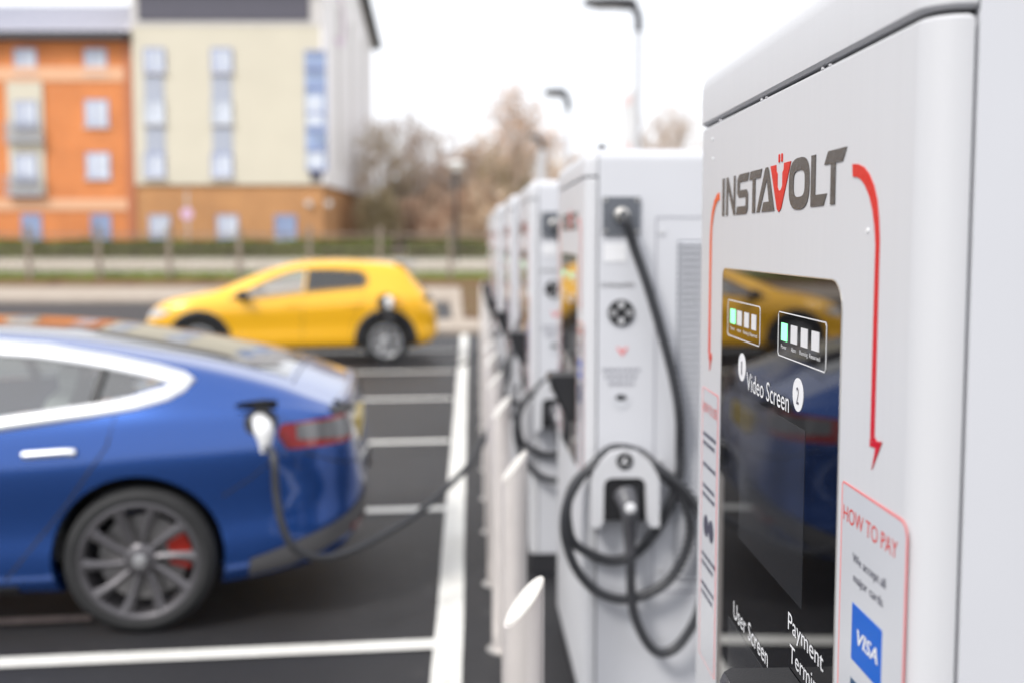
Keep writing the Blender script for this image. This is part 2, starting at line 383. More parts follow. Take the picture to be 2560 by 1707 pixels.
def charger_front(root):
    # ---- logo
    z0 = tr(1807, 541.5)[1]; zh = tr(2115, 368)[1] - z0
    zl = lambda: 0
    def Lp(pts): return [(tr(C7[0] + x / C7[2], 500)[0], z0 + zh * q) for x, q in pts]
    bm = bmesh.new()
    fpoly(bm, Lp([(150, 0), (150, 1), (161, 1), (161, 0)]))
    link('logo_letter', bm, M['dark_ink'], root); bm = bmesh.new()
    for q in ([(172, 0), (172, 1), (181, 1), (181, 0)], [(181, 1), (181, .72), (213, 0), (213, .28)], [(213, 0), (213, 1), (222, 1), (222, 0)]): fpoly(bm, Lp(q))
    link('logo_letter', bm, M['dark_ink'], root); bm = bmesh.new()
    for q in ([(228, 0), (234, .2), (281, .2), (290, .06), (284, 0)], [(281, .2), (281, .42), (293, .5), (293, .12), (290, .06)], [(281, .42), (243, .42), (233, .52), (246, .6), (284, .6), (293, .5)],
              [(233, .52), (233, .88), (246, .8), (246, .6)], [(233, .88), (245, 1), (297, 1), (291, .8), (246, .8)]): fpoly(bm, Lp(q))
    link('logo_letter', bm, M['dark_ink'], root); bm = bmesh.new()
    for q in ([(300, .8), (306, 1), (370, 1), (362, .8)], [(318, 0), (318, .8), (334, .8), (334, 0)]): fpoly(bm, Lp(q))
    link('logo_letter', bm, M['dark_ink'], root); bm = bmesh.new()
    for q in ([(342, 0), (385, .93), (397, .72), (359, 0)], [(385, .93), (391, 1), (402, 1), (408, .93), (397, .72)], [(408, .93), (442, 0), (418, 0), (397, .72)], [(371, 0), (381, .22), (412, .22), (418, 0)]): fpoly(bm, Lp(q))
    link('logo_letter', bm, M['dark_ink'], root); bm = bmesh.new()
    n = 26; oo = []; ii = []
    for k in range(n):
        a = 2 * math.pi * k / n; ca, sa = math.cos(a), math.sin(a); sg = lambda t, p: math.copysign(abs(t) ** p, t)
        oo.append((579 + 57 * sg(ca, .72), .5 + .53 * sg(sa, .72))); ii.append((579 + 32 * sg(ca, .6), .5 + .27 * sg(sa, .6)))
    for k in range(n): j = (k + 1) % n; fpoly(bm, Lp([oo[k], oo[j], ii[j], ii[k]]))
    link('logo_letter', bm, M['dark_ink'], root); bm = bmesh.new()
    for q in ([(645, 0), (645, 1), (669, 1), (669, 0)], [(669, .22), (735, .22), (718, 0), (669, 0)]): fpoly(bm, Lp(q))
    link('logo_letter', bm, M['dark_ink'], root); bm = bmesh.new()
    for q in ([(718, .76), (738, 1), (842, 1), (821, .76)], [(755, 0), (755, .76), (781, .76), (781, 0)]): fpoly(bm, Lp(q))
    link('logo_letter', bm, M['dark_ink'], root); bm = bmesh.new()
    bm.free()
    bm = bmesh.new()
    for q in ([(418, 1), (448, 1), (449, .86), (456, .8), (456, .52), (457, .03)], [(457, .03), (456, .52), (463, .44), (470, .42), (468, -.04)], [(468, -.04), (470, .42), (478, .44), (485, .52), (480, .03)],
              [(480, .03), (485, .52), (485, .8), (491, .86), (493, 1), (531, 1)], [(461, 1.04), (461, 1.2), (464, 1.22), (468, 1.2), (468, 1.04)], [(476, 1.04), (476, 1.2), (480, 1.22), (483, 1.2), (483, 1.04)]): fpoly(bm, Lp(q))
    link('logo_letter', bm, M['red_ink'], root)
    # ---- bolt brackets
    bm = bmesh.new()
    outer = T([(2133, 411), (2147, 411), (2161, 418), (2174, 435), (2186, 464), (2194, 500), (2198, 545), (2200, 600)])
    inner = T([(2134, 443), (2144, 443), (2153, 448), (2164, 463), (2175, 490), (2183, 525), (2188, 565), (2190.5, 610)])
    for i in range(len(outer) - 1): fpoly(bm, [outer[i], outer[i + 1], inner[i + 1], inner[i]])
    vo, vi = outer[-1][0], inner[-1][0]; zb = tr(2185, 1096)[1]
    fpoly(bm, [outer[-1], (vo, zb), (vi, zb), inner[-1]])
    fpoly(bm, T([(2177, 1094), (2176, 1114), (2191, 1119), (2206, 1104), (2191, 1101), (2190, 1094)])); fpoly(bm, T([(2190.5, 1119), (2181, 1173), (2207, 1104)]))
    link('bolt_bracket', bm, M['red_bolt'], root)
    bm = bmesh.new()
    outer = T([(1799, 482), (1793, 487), (1787, 503), (1781, 530), (1778, 560), (1776, 600)]); inner = T([(1799.5, 500), (1795, 504), (1790, 516), (1784.5, 540), (1781, 570), (1779.5, 610)])
    for i in range(len(outer) - 1): fpoly(bm, [outer[i], outer[i + 1], inner[i + 1], inner[i]])
    vo, vi = outer[-1][0], inner[-1][0]; zb = tr(1776, 884)[1]
    fpoly(bm, [outer[-1], (vo, zb), (vi, zb), inner[-1]])
    fpoly(bm, T([(1773.5, 882), (1773, 897), (1776, 900), (1780, 898), (1779, 882)])); fpoly(bm, T([(1774.5, 899), (1775, 926), (1780, 890)]))
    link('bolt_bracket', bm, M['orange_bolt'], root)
    # ---- black glass
    vl = tr(1806, 800)[0]; vr = tr(2106, 800)[0]; zt = tr(1815, 671)[1]; zb = .93; r = .035
    pts = [(vl, zb), (vl, zt - .018)] + [(vl - .018 + .018 * math.cos(a), zt - .018 + .018 * math.sin(a)) for a in [rad(q) for q in (30, 60, 90)]] + [(vr + r - r * math.cos(a), zt - r + r * math.sin(a)) for a in [rad(q) for q in (90, 72, 54, 36, 18, 0)]] + [(vr, zb)]
    bm = bmesh.new(); prism(bm, [(-.0010, v, z) for v, z in pts], (.0040, 0, 0)); gl = link('glass_panel', bm, M['black_glass'], root)
    bm = bmesh.new(); fline(bm, [(v, z) for v, z in pts], .0016, e=.0013); link('glass_edge', bm, M['steel'], gl)
    # screens behind the glass
    e2 = .0016
    bm = bmesh.new(); q = T([(1852, 982), (2014, 1075), (2007, 1523), (1849, 1344)]); zt1 = (q[0][1] + q[1][1]) / 2; zb1 = (q[2][1] + q[3][1]) / 2; a, b = (q[0][0] + q[3][0]) / 2, (q[1][0] + q[2][0]) / 2
    prism(bm, [(-.0014, v, z) for v, z in ((a, zt1), (b, zt1), (b, zb1), (a, zb1))], (.0006, 0, 0)); vs_ = link('video_screen', bm, M['screen'], gl)
    bm = bmesh.new(); tq = tr(1822, 1538); prism(bm, [(-.0014, v, z) for v, z in ((tq[0], tq[1]), (tq[0] - .24, tq[1]), (tq[0] - .24, .95), (tq[0], .95))], (.0006, 0, 0)); link('user_screen', bm, M['screen'], gl)
    # indicators
    for frame, leds, labs in (
        ([(165, 345), (480, 428), (474, 810), (160, 690)], [(190, 430, 236, 578), (255, 450, 299, 598), (325, 470, 368, 620), (396, 490, 440, 642)], [('Power', 190, 230, 655), ('Alarm', 255, 292, 686), ('Running', 315, 370, 708), ('Reserved', 380, 450, 728)]),
        ([(660, 467), (1135, 575), (1122, 1065), (655, 885)], [(690, 572, 746, 745), (783, 597, 843, 778), (882, 622, 946, 812), (987, 650, 1060, 850)], [('Power', 687, 740, 838), ('Alarm', 787, 832, 872), ('Running', 870, 948, 915), ('Reserved', 965, 1070, 945)])):
        q = T(frame, C8); va, vb = (q[0][0] + q[3][0]) / 2, (q[1][0] + q[2][0]) / 2; za, zc = (q[0][1] + q[1][1]) / 2, (q[2][1] + q[3][1]) / 2
        c = .004; bm = bmesh.new()
        fline(bm, [(va - c, za), (vb + c, za), (vb, za - c), (vb, zc + c), (vb + c, zc), (va - c, zc), (va, zc + c), (va, za - c)], .0013, .0016, closed=True)
        fr_ = link('indicator_frame', bm, M['white_ink'], gl)
        bm = bmesh.new()
        h = (za - zc)
        for i, (x0_, y0_, x1_, y1_) in enumerate(leds):
            p = T([(x0_, (y0_ + y1_) / 2), (x1_, (y0_ + y1_) / 2)], C8); zz1 = za - h * .235; zz0 = za - h * .635
            b2 = bmesh.new(); fpoly(b2, [(p[0][0], zz1), (p[1][0], zz1), (p[1][0], zz0), (p[0][0], zz0)], .0018); link('indicator', b2, M['led_green' if i == 0 else 'led_white'], gl)
            s, xa, xb, yb = labs[i]; pa = tr(C8[0] + xa / C8[2], C8[1] + yb / C8[2]); pb = tr(C8[0] + xb / C8[2], C8[1] + yb / C8[2])
            ftext(bm, s, pa[0], pb[0], za - h * .815, .0062, .0017); link('indicator_lettering', bm, M['white_ink'], gl); bm = bmesh.new()
        bm.free()
    # numbered circles and captions
    for (cx, cy), s in (((1857, 917), '1'), ((1997.3, 986), '2')):
        bm = bmesh.new(); bt = bmesh.new(); v, z = tr(cx, cy); fpoly(bm, circ(v, z, .0227), .0016)
        hw = .0055 if s == '2' else .0028; ftext(bt, s, v + hw, v - hw, z - .0125, .024, .0021)
        link('number_badge', bm, M['white_ink'], gl); link('badge_numeral', bt, M['grey_ink'], gl)
    for s, a, b, cap in (('Video Screen', (1869, 974), (1975, 1029), .0300), ('User Screen', (1836, 1544), (1922, 1664), .0305), ('Payment', (1973, 1567), (2061, 1683), .0262), ('Terminal', (1977, 1646), (2062, 1769), .0262)):
        bm = bmesh.new(); pa, pb = tr(*a), tr(*b); ftext(bm, s, pa[0], pb[0], (pa[1] + pb[1]) / 2, cap, .0018); link('screen_lettering', bm, M['white_ink'], gl)
    # ---- how to pay label
    vl = tr(2108, 1202)[0]; vr = tr(2268, 1400)[0]; zt = (tr(2108, 1202)[1] + tr(2250, 1294)[1]) / 2; zb = .95; c = .016
    outl = [(vl, zb), (vl, zt - .003), (vl - .003, zt)] + [(vr + c * (1 - math.sin(rad(a))), zt - c * (1 - math.cos(rad(a)))) for a in (0, 22, 45, 67, 90)] + [(vr, zb)]
    bm = bmesh.new(); fpoly(bm, outl, .0006); lb = link('pay_label', bm, M['label'], root)
    bm = bmesh.new(); fline(bm, outl, [.0022] * 3 + [.0030] * (len(outl) - 3), .0009, closed=True); link('label_outline', bm, M['pink_ink'], lb)
    bm = bmesh.new(); pa, pb = tr(2110, 1299), tr(2244.6, 1395); zh_ = (pa[1] + pb[1]) / 2; ftext(bm, 'HOW TO PAY', pa[0], pb[0], zh_, .0195, .0009); link('label_heading', bm, M['red_ink'], lb)
    bm = bmesh.new()
    for s, a, b, cap in (('We accept all', (2133, 1403), (2215, 1470), .0115), ('major cards', (2135, 1452), (2208, 1517), .0115)):
        pa, pb = tr(*a), tr(*b); ftext(bm, s, pa[0], pb[0], (pa[1] + pb[1]) / 2, cap, .0009); ftext(bm, s, pa[0] - .0006, pb[0] - .0006, (pa[1] + pb[1]) / 2, cap, .001)
    link('label_lettering', bm, M['grey_ink'], lb)
    q = T([(2132.7, 1504), (2207, 1575), (2130.4, 1645)]); bm = bmesh.new(); za, zc = (q[0][1] + q[1][1]) / 2, q[2][1]
    fpoly(bm, [(q[0][0], za), (q[1][0] , za), (q[1][0], zc), (q[0][0], zc)], .0010); cd = link('card_emblem', bm, M['visa_blue'], lb)
    bm = bmesh.new(); pa, pb = tr(2145.5, 1611), tr(2196, 1660); zz = (pa[1] + pb[1]) / 2
    for dx in (0, .0008, -.0008): ftext(bm, 'VISA', pa[0] + dx, pb[0] + dx, zz, .0185, .0014 + dx / 10, shear=.25)
    link('card_lettering', bm, M['white_ink'], cd)
    bm = bmesh.new(); w_ = q[0][0] - q[1][0]; fpoly(bm, [(q[0][0], zc - .022), (q[1][0], zc - .022), (q[1][0], zc - .088), (q[0][0], zc - .088)], .0010); link('card_emblem', bm, M['navy'], lb)
    # ---- how to use label
    vl = tr(1757.5, 1000)[0]; vr = tr(1796, 1000)[0]; zt2 = zt + .004
    outl = [(vl, zb), (vl, zt2), (vr + .003, zt2), (vr, zt2 - .003), (vr, zb)]
    bm = bmesh.new(); fpoly(bm, outl, .0006); lb = link('use_label', bm, M['label'], root)
    bm = bmesh.new(); fline(bm, outl, .0024, .0009, closed=True); link('label_outline', bm, M['pink_ink'], lb)
    bm = bmesh.new(); ftext(bm, 'HOW TO USE', vl - .008, vr + .008, zh_ + .003, .0195, .0009); link('label_heading', bm, M['red_ink'], lb)
    bm = bmesh.new(); zz = zh_ - .035; rr = random.Random(5)
    for blk in (2, 1, 2, 0, 2, 2):
        if blk == 0:
            for cx in (.35, .68): fpoly(bm, circ(vl + (vr - vl) * cx, zz - .02, .021), .0009)
            link('label_symbols', bm, M['grey_ink'], lb); bm = bmesh.new(); zz -= .075
            continue
        for k in range(blk):
            x = vl - .012
            while x > vr + .02:
                l = rr.uniform(.008, .02); fpoly(bm, [(x, zz), (x - l, zz), (x - l, zz - .008), (x, zz - .008)], .0009); x -= l + .004
            zz -= .017
        zz -= .024
        link('label_small_print', bm, M['grey_ink'], lb); bm = bmesh.new()
    bm.free()

def charger(root, dzt=0., rt=.045, hood=(.26, .24), holster_dz=0., side=True, antenna=False):
    bm = bmesh.new(); slab(bm, .012, CD - .012, .010, CW - .010, .02, ZT - .012, .02, .02); link('core', bm, M['gap'], root)
    TH = .042
    bm = bmesh.new(); slab(bm, 0, TH, 0, CW, .13, ZS - .0028, .036, .001, low=.004); link('front_door', bm, M['charger'], root, True, 40)
    bm = bmesh.new(); slab(bm, -.002, TH + .002, -.001, CW + .001, ZS + .0024, ZT + dzt, .037, .001, rt=rt, back=False, low=.004); link('front_cap', bm, M['charger'], root, True, 40)
    bm = bmesh.new(); slab(bm, TH + .0045, CD, .001, CW - .001, .13, ZT + dzt, .001, .03, rt=rt, front=False); link('cabinet', bm, M['charger_side'], root, True, 40)
    bm = bmesh.new(); slab(bm, .03, CD - .03, .03, CW - .03, 0, .13, .02, .02); link('plinth', bm, M['grey_plate'], root)
    # chipped sealant in the gap under the cap
    bm = bmesh.new(); rr = random.Random(4)
    for v in (.30, .58, .86):
        for k in range(3):
            a = v + rr.uniform(-.018, .018); z = ZS - .0035; s = rr.uniform(.001, .0035)
            prism(bm, [(.0006, a, z), (.0006, a + s, z + rr.uniform(.001, .004)), (.0006, a + 2 * s, z)], (.003, 0, 0))
    link('gap_sealant', bm, M['charger'], root)
    charger_front(root)
    # payment hood
    p = tr(1975, 1667); v1 = p[0]; zt = p[1] + holster_dz; v0 = v1 - hood[0]
    bm = bmesh.new(); d = .095
    rings = []
    for z, dd in ((zt, d), (zt - .012, d + .006), (zt - hood[1] * .54, d * .72), (zt - hood[1], .03)):
        rings.append([Vector((-.002, v0, z)), Vector((-.002, v1, z)), Vector((-dd + .012, v1, z)), Vector((-dd, v1 - .012, z)), Vector((-dd, v0 + .012, z)), Vector((-dd + .012, v0, z))])
    loft(bm, rings); link('payment_hood', bm, M['black_plastic'], root)
    bm = bmesh.new()
    for px, py in ((1782, 349), (1783, 398), (2170, 577)):
        v, z = tr(px, py); lathe(bm, [(.0028, -.0015), (.0028, .001)], 10, 'x', (0, v, z))
    link('plug_caps', bm, M['white_ink'], root)
    if side: side_kit(root)
    if antenna:
        bm = bmesh.new(); x, z = ts(1515, 366); lathe(bm, [(.018, ZT - .004), (.018, ZT + .008), (.013, ZT + .02), (.004, ZT + .026)], 14, c=(x, .1, 0)); link('antenna', bm, M['black_plastic'], root, True)

def sp(bm, pts, y, t=.001):     # patch on the near side face; pts = (x, z)
    prism(bm, [(x, y, z) for x, z in pts], (0, t, 0))
def S(pts): return [ts(x, y) for x, y in pts]
def C5(x, y, yy=-.05):          # detail picture of the holster -> local point
    a, b = ts(1380 + x / 2.7025, 1080 + y / 2.7025); return Vector((a, yy, b))
def side_kit(root):
    # centre panel + louvred panel seams
    bm = bmesh.new(); a = ts(1641, 545); b = ts(1641, 1483)
    box(bm, (a[0], -.0005, b[1]), (a[0] + .004, .0015, a[1])); box(bm, (a[0], -.0005, a[1]), (a[0] + .42, .0015, a[1] + .004)); box(bm, (a[0], -.0005, b[1]), (a[0] + .42, .0015, b[1] + .004)); box(bm, (a[0] + .42, -.0005, b[1]), (a[0] + .424, .0015, a[1] + .004))
    link('panel_gap', bm, M['faint_ink'], root)
    bm = bmesh.new()
    for px, py in ((1655, 580), (1652, 1151), (1652, 1425)):
        x, z = ts(px, py); lathe(bm, [(.011, -.004), (.011, .001)], 14, 'y', (x, 0, z))
    link('panel_screws', bm, M['charger'], root)
    # louvres
    bm = bmesh.new(); xa, zt = ts(1700, 607); zb = ts(1700, 1436)[1]; n = 52; xb = xa + .32
    for i in range(n):
        z = zt + (zb - zt) * i / (n - 1)
        prism(bm, [(xa, -.0015, z), (xa, -.011, z - .008), (xa, -.0015, z - .0118)], (xb - xa, 0, 0))
    link('louvres', bm, M['charger_side'], root)
    bm = bmesh.new(); box(bm, (xa - .004, -.002, zb - .015), (xb + .004, .0005, zt + .006)); link('vent', bm, M['vent_back'], root)
    # gland plate
    q = S([(1507, 493), (1599, 586)]); bm = bmesh.new(); box(bm, (q[0][0], -.010, q[1][1]), (q[1][0], .001, q[0][1])); gpz = link('gland_plate', bm, M['grey_plate'], root)
    bm = bmesh.new()
    for px, py in ((1514, 501), (1592, 501), (1514, 578), (1592, 578)):
        x, z = ts(px, py); lathe(bm, [(.006, -.014), (.006, -.010)], 10, 'y', (x, 0, z))
    link('screws', bm, M['steel'], gpz)
    x, z = ts(1553, 538); bm = bmesh.new(); lathe(bm, [(.026, -.012), (.026, -.030), (.022, -.034), (.020, -.048), (.013, -.052)], 18, 'y', (x, 0, z)); link('cable_gland', bm, M['steel'], gpz, True)
    q = S([(1510, 610), (1566, 655)]); bm = bmesh.new(); box(bm, (q[0][0], -.0012, q[1][1]), (q[1][0], 0, q[0][1])); link('sticker', bm, M['white_ink'], root)
    # printed side lettering
    def st(bm, s, px0, px1, py, cap):
        vs, fs = text_polys(s); x0 = min(v.x for v in vs); x1 = max(v.x for v in vs); a = ts(px0, py); b = ts(px1, py); k = (b[0] - a[0]) / (x1 - x0)
        V = [bm.verts.new((a[0] + (v.x - x0) * k, -.0012, a[1] + v.y * cap / .729)) for v in vs]
        for f in fs: bm.faces.new([V[i] for i in f])
    bm = bmesh.new(); st(bm, 'CHAdeMO', 1503, 1586, 719, .016); link('side_lettering', bm, M['dark_ink'], root)
    bm = bmesh.new()
    for k, (a, b) in enumerate(((1507, 1600), (1512, 1596), (1522, 1585))):
        y = 925 + 17 * k; xx = a; rr = random.Random(k)
        while xx < b - 4:
            l = rr.uniform(6, 14); q = S([(xx, y - 5), (min(b, xx + l), y + 3)]); box(bm, (q[0][0], -.0012, q[1][1]), (q[1][0], 0, q[0][1])); xx += l + 4
    link('side_small_print', bm, M['faint_ink'], root)
    bm = bmesh.new(); q = S([(1541, 868), (1550, 868), (1556, 880), (1562, 868), (1571, 868), (1556, 890)]); sp(bm, q, -.0012); link('side_mark', bm, M['pink_ink'], root)
    # black socket roundel
    x, z = ts(1553, 783); r = .045; bm = bmesh.new(); lathe(bm, [(r, -.006), (r, .001)], 28, 'y', (x, 0, z)); rd = link('connector_roundel', bm, M['black_plastic'], root)
    bm = bmesh.new()
    for a, rr_ in ((0, .012), (180, .012), (90, .010), (270, .010)):
        c = (x + .027 * math.cos(rad(a)), 0, z + .027 * math.sin(rad(a)))
        rings = [[Vector(c) + Vector((q * math.cos(t), -.0068, q * math.sin(t))) for t in [2 * math.pi * k / 16 for k in range(16)]] for q in (rr_, rr_ - .006)]
        loft(bm, rings, cap=(a in (0, 180)))
    link('roundel_pins', bm, M['white_ink'], rd)
    # card sensor
    x, z = ts(1553, 1000); bm = bmesh.new(); sp(bm, [(x + .03 * math.cos(t) * q, z + .03 * math.sin(t) * q) for q in (1,) for t in [2 * math.pi * k / 24 for k in range(24)]], -.0015); sn = link('card_sensor', bm, M['label'], root)
    bm = bmesh.new(); x, z = ts(1553, 993); sp(bm, [(x + .019 * math.cos(t), z + .010 * math.sin(t)) for t in [2 * math.pi * k / 20 for k in range(20)]], -.003); link('sensor_window', bm, M['black_plastic'], sn)
    # holster plate: arch with two legs round the socket
    ol = [(245, 600), (245, 300), (262, 230), (310, 160), (380, 105), (467, 88), (560, 105), (630, 160), (682, 230), (700, 300), (700, 600), (640, 600), (612, 560), (608, 320), (590, 285), (560, 272), (380, 272), (345, 285), (330, 320), (326, 560), (300, 600)]
    bm = bmesh.new(); front = [C5(x, y, -.085) for x, y in ol]; prism(bm, front, (0, .084, 0)); hp = link('holster', bm, M['charger'], root, False)
    bm = bmesh.new(); a = C5(336, 270, -.07); b = C5(604, 560, 0)
    box(bm, (a.x, -.070, b.z), (b.x, .0005, a.z - .004)); link('socket', bm, M['black_plastic'], hp)
    c = C5(467, 160); bm = bmesh.new(); lathe(bm, [(.028, -.089), (.028, -.084)], 24, 'y', (c.x, 0, c.z)); rn = link('plug_roundel', bm, M['black_plastic'], hp)
    bm = bmesh.new(); sp(bm, [(c.x - .012, c.z - .008), (c.x + .013, c.z - .008), (c.x + .011, c.z - .003), (c.x - .002, c.z - .003), (c.x + .006, c.z + .013), (c.x, c.z + .014)], -.0905); link('roundel_symbol', bm, M['white_ink'], rn)
    # connector in the holster
    a = C5(480, 400, -.085); bm = bmesh.new()
    pth = [C5(470, 380, -.075), C5(480, 420, -.10), C5(488, 470, -.115), C5(495, 560, -.10), C5(503, 680, -.08), C5(508, 800, -.07)]
    tube(bm, spline(pth, 4), [.040 - .021 * min(1, i / 18) for i in range(21)], 14); cn = link('connector', bm, M['conn_grey'], root, True)
    bm = bmesh.new(); cc = C5(488, 445, -.142); lathe(bm, [(.019, -.006), (.017, -.012), (.008, -.017)], 16, 'y', (cc.x, cc.y + .008, cc.z)); link('connector_cap', bm, M['led_white'], cn, True)
    # cable
    g = ts(1553, 538); P = [Vector((g[0], -.045, g[1])), Vector((g[0] + .006, -.075, g[1] - .02))]
    for px, py in ((1580, 620), (1612, 710), (1648, 830), (1676, 935), (1692, 1030)): x, z = ts(px, py); P.append(Vector((x, -.055, z)))
    A = [(858, 120), (855, 260), (800, 450), (700, 650), (560, 800), (400, 850), (230, 790), (125, 700), (95, 500), (140, 340), (245, 230)]
    B = [(350, 150), (470, 125), (600, 160), (700, 240), (850, 400), (915, 620), (860, 830), (730, 1000), (500, 1090), (300, 1040), (150, 880), (75, 650), (90, 450), (170, 290), (260, 200)]
    D = [(370, 110), (470, 95), (590, 130), (690, 210), (880, 370), (985, 550), (1015, 750), (1015, 950), (985, 1100), (930, 1250), (820, 1400), (710, 1440), (620, 1370), (540, 1200), (515, 1050), (510, 900), (508, 780)]
    P += [C5(x, y, -.030) for x, y in A]; P += [C5(x, y, -.030 if k in (0, 1, 2) else -.060) for k, (x, y) in enumerate(B)]; P += [C5(x, y, -.035 if k < 3 else -.075) for k, (x, y) in enumerate(D)]
    bm = bmesh.new(); tube(bm, spline(P, 5), .0165, 12); link('cable', bm, M['rubber'], root, True)

c1 = empty('charging_station', C1, A1)
charger(c1, dzt=.034, rt=.062, side=False)
tag(c1, 'sharp nearest pale grey charging station with black glass screen panel', 'charger', 'charging stations in a row')
A2 = math.atan(.058)
c2 = empty('charging_station', (C2X, C2Y, 0), A2 * 0 + 0)
charger(c2, dzt=.004, hood=(.15, .17), holster_dz=.10, side=True, antenna=True)
tag(c2, 'second grey charging station, thick black cable coiled on its near side', 'charger', 'charging stations in a row')
c2.rotation_euler.z = 0.045
chargers = []
labs = ['third charging station from the camera, behind the one with the coiled cable', 'fourth charging station from the camera, middle of the blurred row',
        'fifth charging station from the camera, in the blurred row', 'sixth charging station from the camera, second from the far end', 'farthest charging station at the end of the blurred row']
for i, (px, Y) in enumerate(((1324, 5.24), (1275, 6.9), (1243, 8.6), (1231, 10.3), (1225, 12.0))):
    c = copy_tree(c2); c.location = (at(px, 606, Y).x, Y, 0); tag(c, labs[i])
    for ch in list(c.children):
        if ch.name.startswith('antenna'): bpy.data.objects.remove(ch)
    chargers.append(c)

# ================================================================== BOLLARDS
def bollard():
    root = empty('bollard'); r = .046; bm = bmesh.new(); n = 28; H = .93; sl_ = .085
    rings = [[Vector((r * math.cos(t), r * math.sin(t), 0)) for t in [2 * math.pi * k / n for k in range(n)]]]
    rings.append([Vector((r * math.cos(t), r * math.sin(t), H + sl_ * (math.cos(t - .3) + 1) / 2)) for t in [2 * math.pi * k / n for k in range(n)]])
    loft(bm, rings); link('post', bm, M['bollard'], root, True, 30)
    bm = bmesh.new(); lathe(bm, [(.075, 0), (.075, .006), (.07, .008)], 24); link('base_plate', bm, M['steel'], root)
    bm = bmesh.new(); rr = r - .002
    prism(bm, [Vector((rr * math.cos(t), rr * math.sin(t), .001 + H + sl_ * (math.cos(t - .3) * rr / r + 1) / 2)) for t in [2 * math.pi * k / n for k in range(n)]], (0, 0, .002)); link('top_cap', bm, M['cap_pale'], root)
    return root
b0 = bollard(); names = {0: 'nearest steel bollard with slanted white top at the bottom of the picture', 1: 'second steel bollard with slanted top, behind the nearest one', 2: 'third steel bollard with slanted top, beside the looped charging cable'}
ords = ['fourth', 'fifth', 'sixth', 'seventh', 'eighth', 'ninth', 'tenth', 'eleventh', 'twelfth', 'thirteenth', 'fourteenth', 'fifteenth']
ys = [(1311, 1.94), (1286, 3.15), (1253, 4.3), (1236, 5.15), (1228, 6.1), (1222, 6.9), (1218, 7.8), (1215, 8.7), (1212, 9.6), (1210, 10.5), (1209, 11.6), (1208, 12.8), (1207, 14.2), (1206, 15.8), (1206, 17.6)]
for i, (px, Y) in enumerate(ys):
    b = b0 if i == 0 else copy_tree(b0); b.location = (at(px, 606, Y).x, Y, 0)
    tag(b, names.get(i) or (f'{ords[i-3]} steel bollard counted from the camera along the charger row' if i < len(ys) - 1 else 'farthest steel bollard at the end of the charger row'), 'bollard', 'steel bollards in front of the chargers')
    b.rotation_euler.z = random.uniform(-.1, .1)
    if i == 0: b.scale = (.86, .86, 1.085)

# ================================================================== CARS
def carpaint(name, col, metal, rough):
    m = mat(name, col, rough, coat=1., var=.02, vscale=300, metal=metal)
    return m
M['blue'] = carpaint('deep blue car paint', (.016, .080, .33), .66, .22)
M['yellow'] = carpaint('yellow car paint', (.92, .475, .003), .10, .35)
M['chrome'] = mat('satin chrome', (.86, .86, .86), .28, metal=1, var=.02)
M['tyre'] = mat('tyre rubber', (.022, .022, .023), .75, var=.2, bump=.3, bscale=60)
M['rim_grey'] = mat('grey alloy', (.115, .11, .118), .38, metal=.6)
M['rim_light'] = mat('silver alloy', (.42, .42, .43), .35, metal=.6)
M['caliper'] = mat('red caliper', (.55, .03, .015), .4)
M['disc'] = mat('brake disc', (.30, .29, .29), .35, metal=.8)
M['cabin'] = mat('cabin trim', (.16, .16, .16), .7)
M['seat_w'] = mat('seat fabric', (.42, .42, .41), .7)
M['tail_red'] = mat('red lamp lens', (.26, .012, .012), .1, coat=1)
M['lamp_clear'] = mat('clear lamp lens', (.45, .46, .47), .08, coat=1)
M['dark_glass'] = mat('dark car glass', (.015, .017, .018), .03, coat=1, spec=.6)
M['valance'] = mat('grey plastic valance', (.095, .093, .097), .5)
M['lens_dark'] = mat('smoky lamp lens', (.13, .13, .135), .12, coat=1)
M['plate'] = mat('yellow plate', (.75, .55, .12), .4)
M['plate_w'] = mat('white plate', (.75, .75, .75), .4)
M['white_pl'] = mat('white plastic', (.80, .80, .80), .3)
M['clad'] = mat('dark cladding', (.022, .022, .024), .5, bump=.2)
M['tint'] = glassmat('clear car glass', (.86, .93, .89), gain=4.5); M['tint_y'] = glassmat('reflective car glass', (.92, .95, .94), gain=6.0); M['tint_dark'] = glassmat('privacy car glass', (.16, .165, .18))

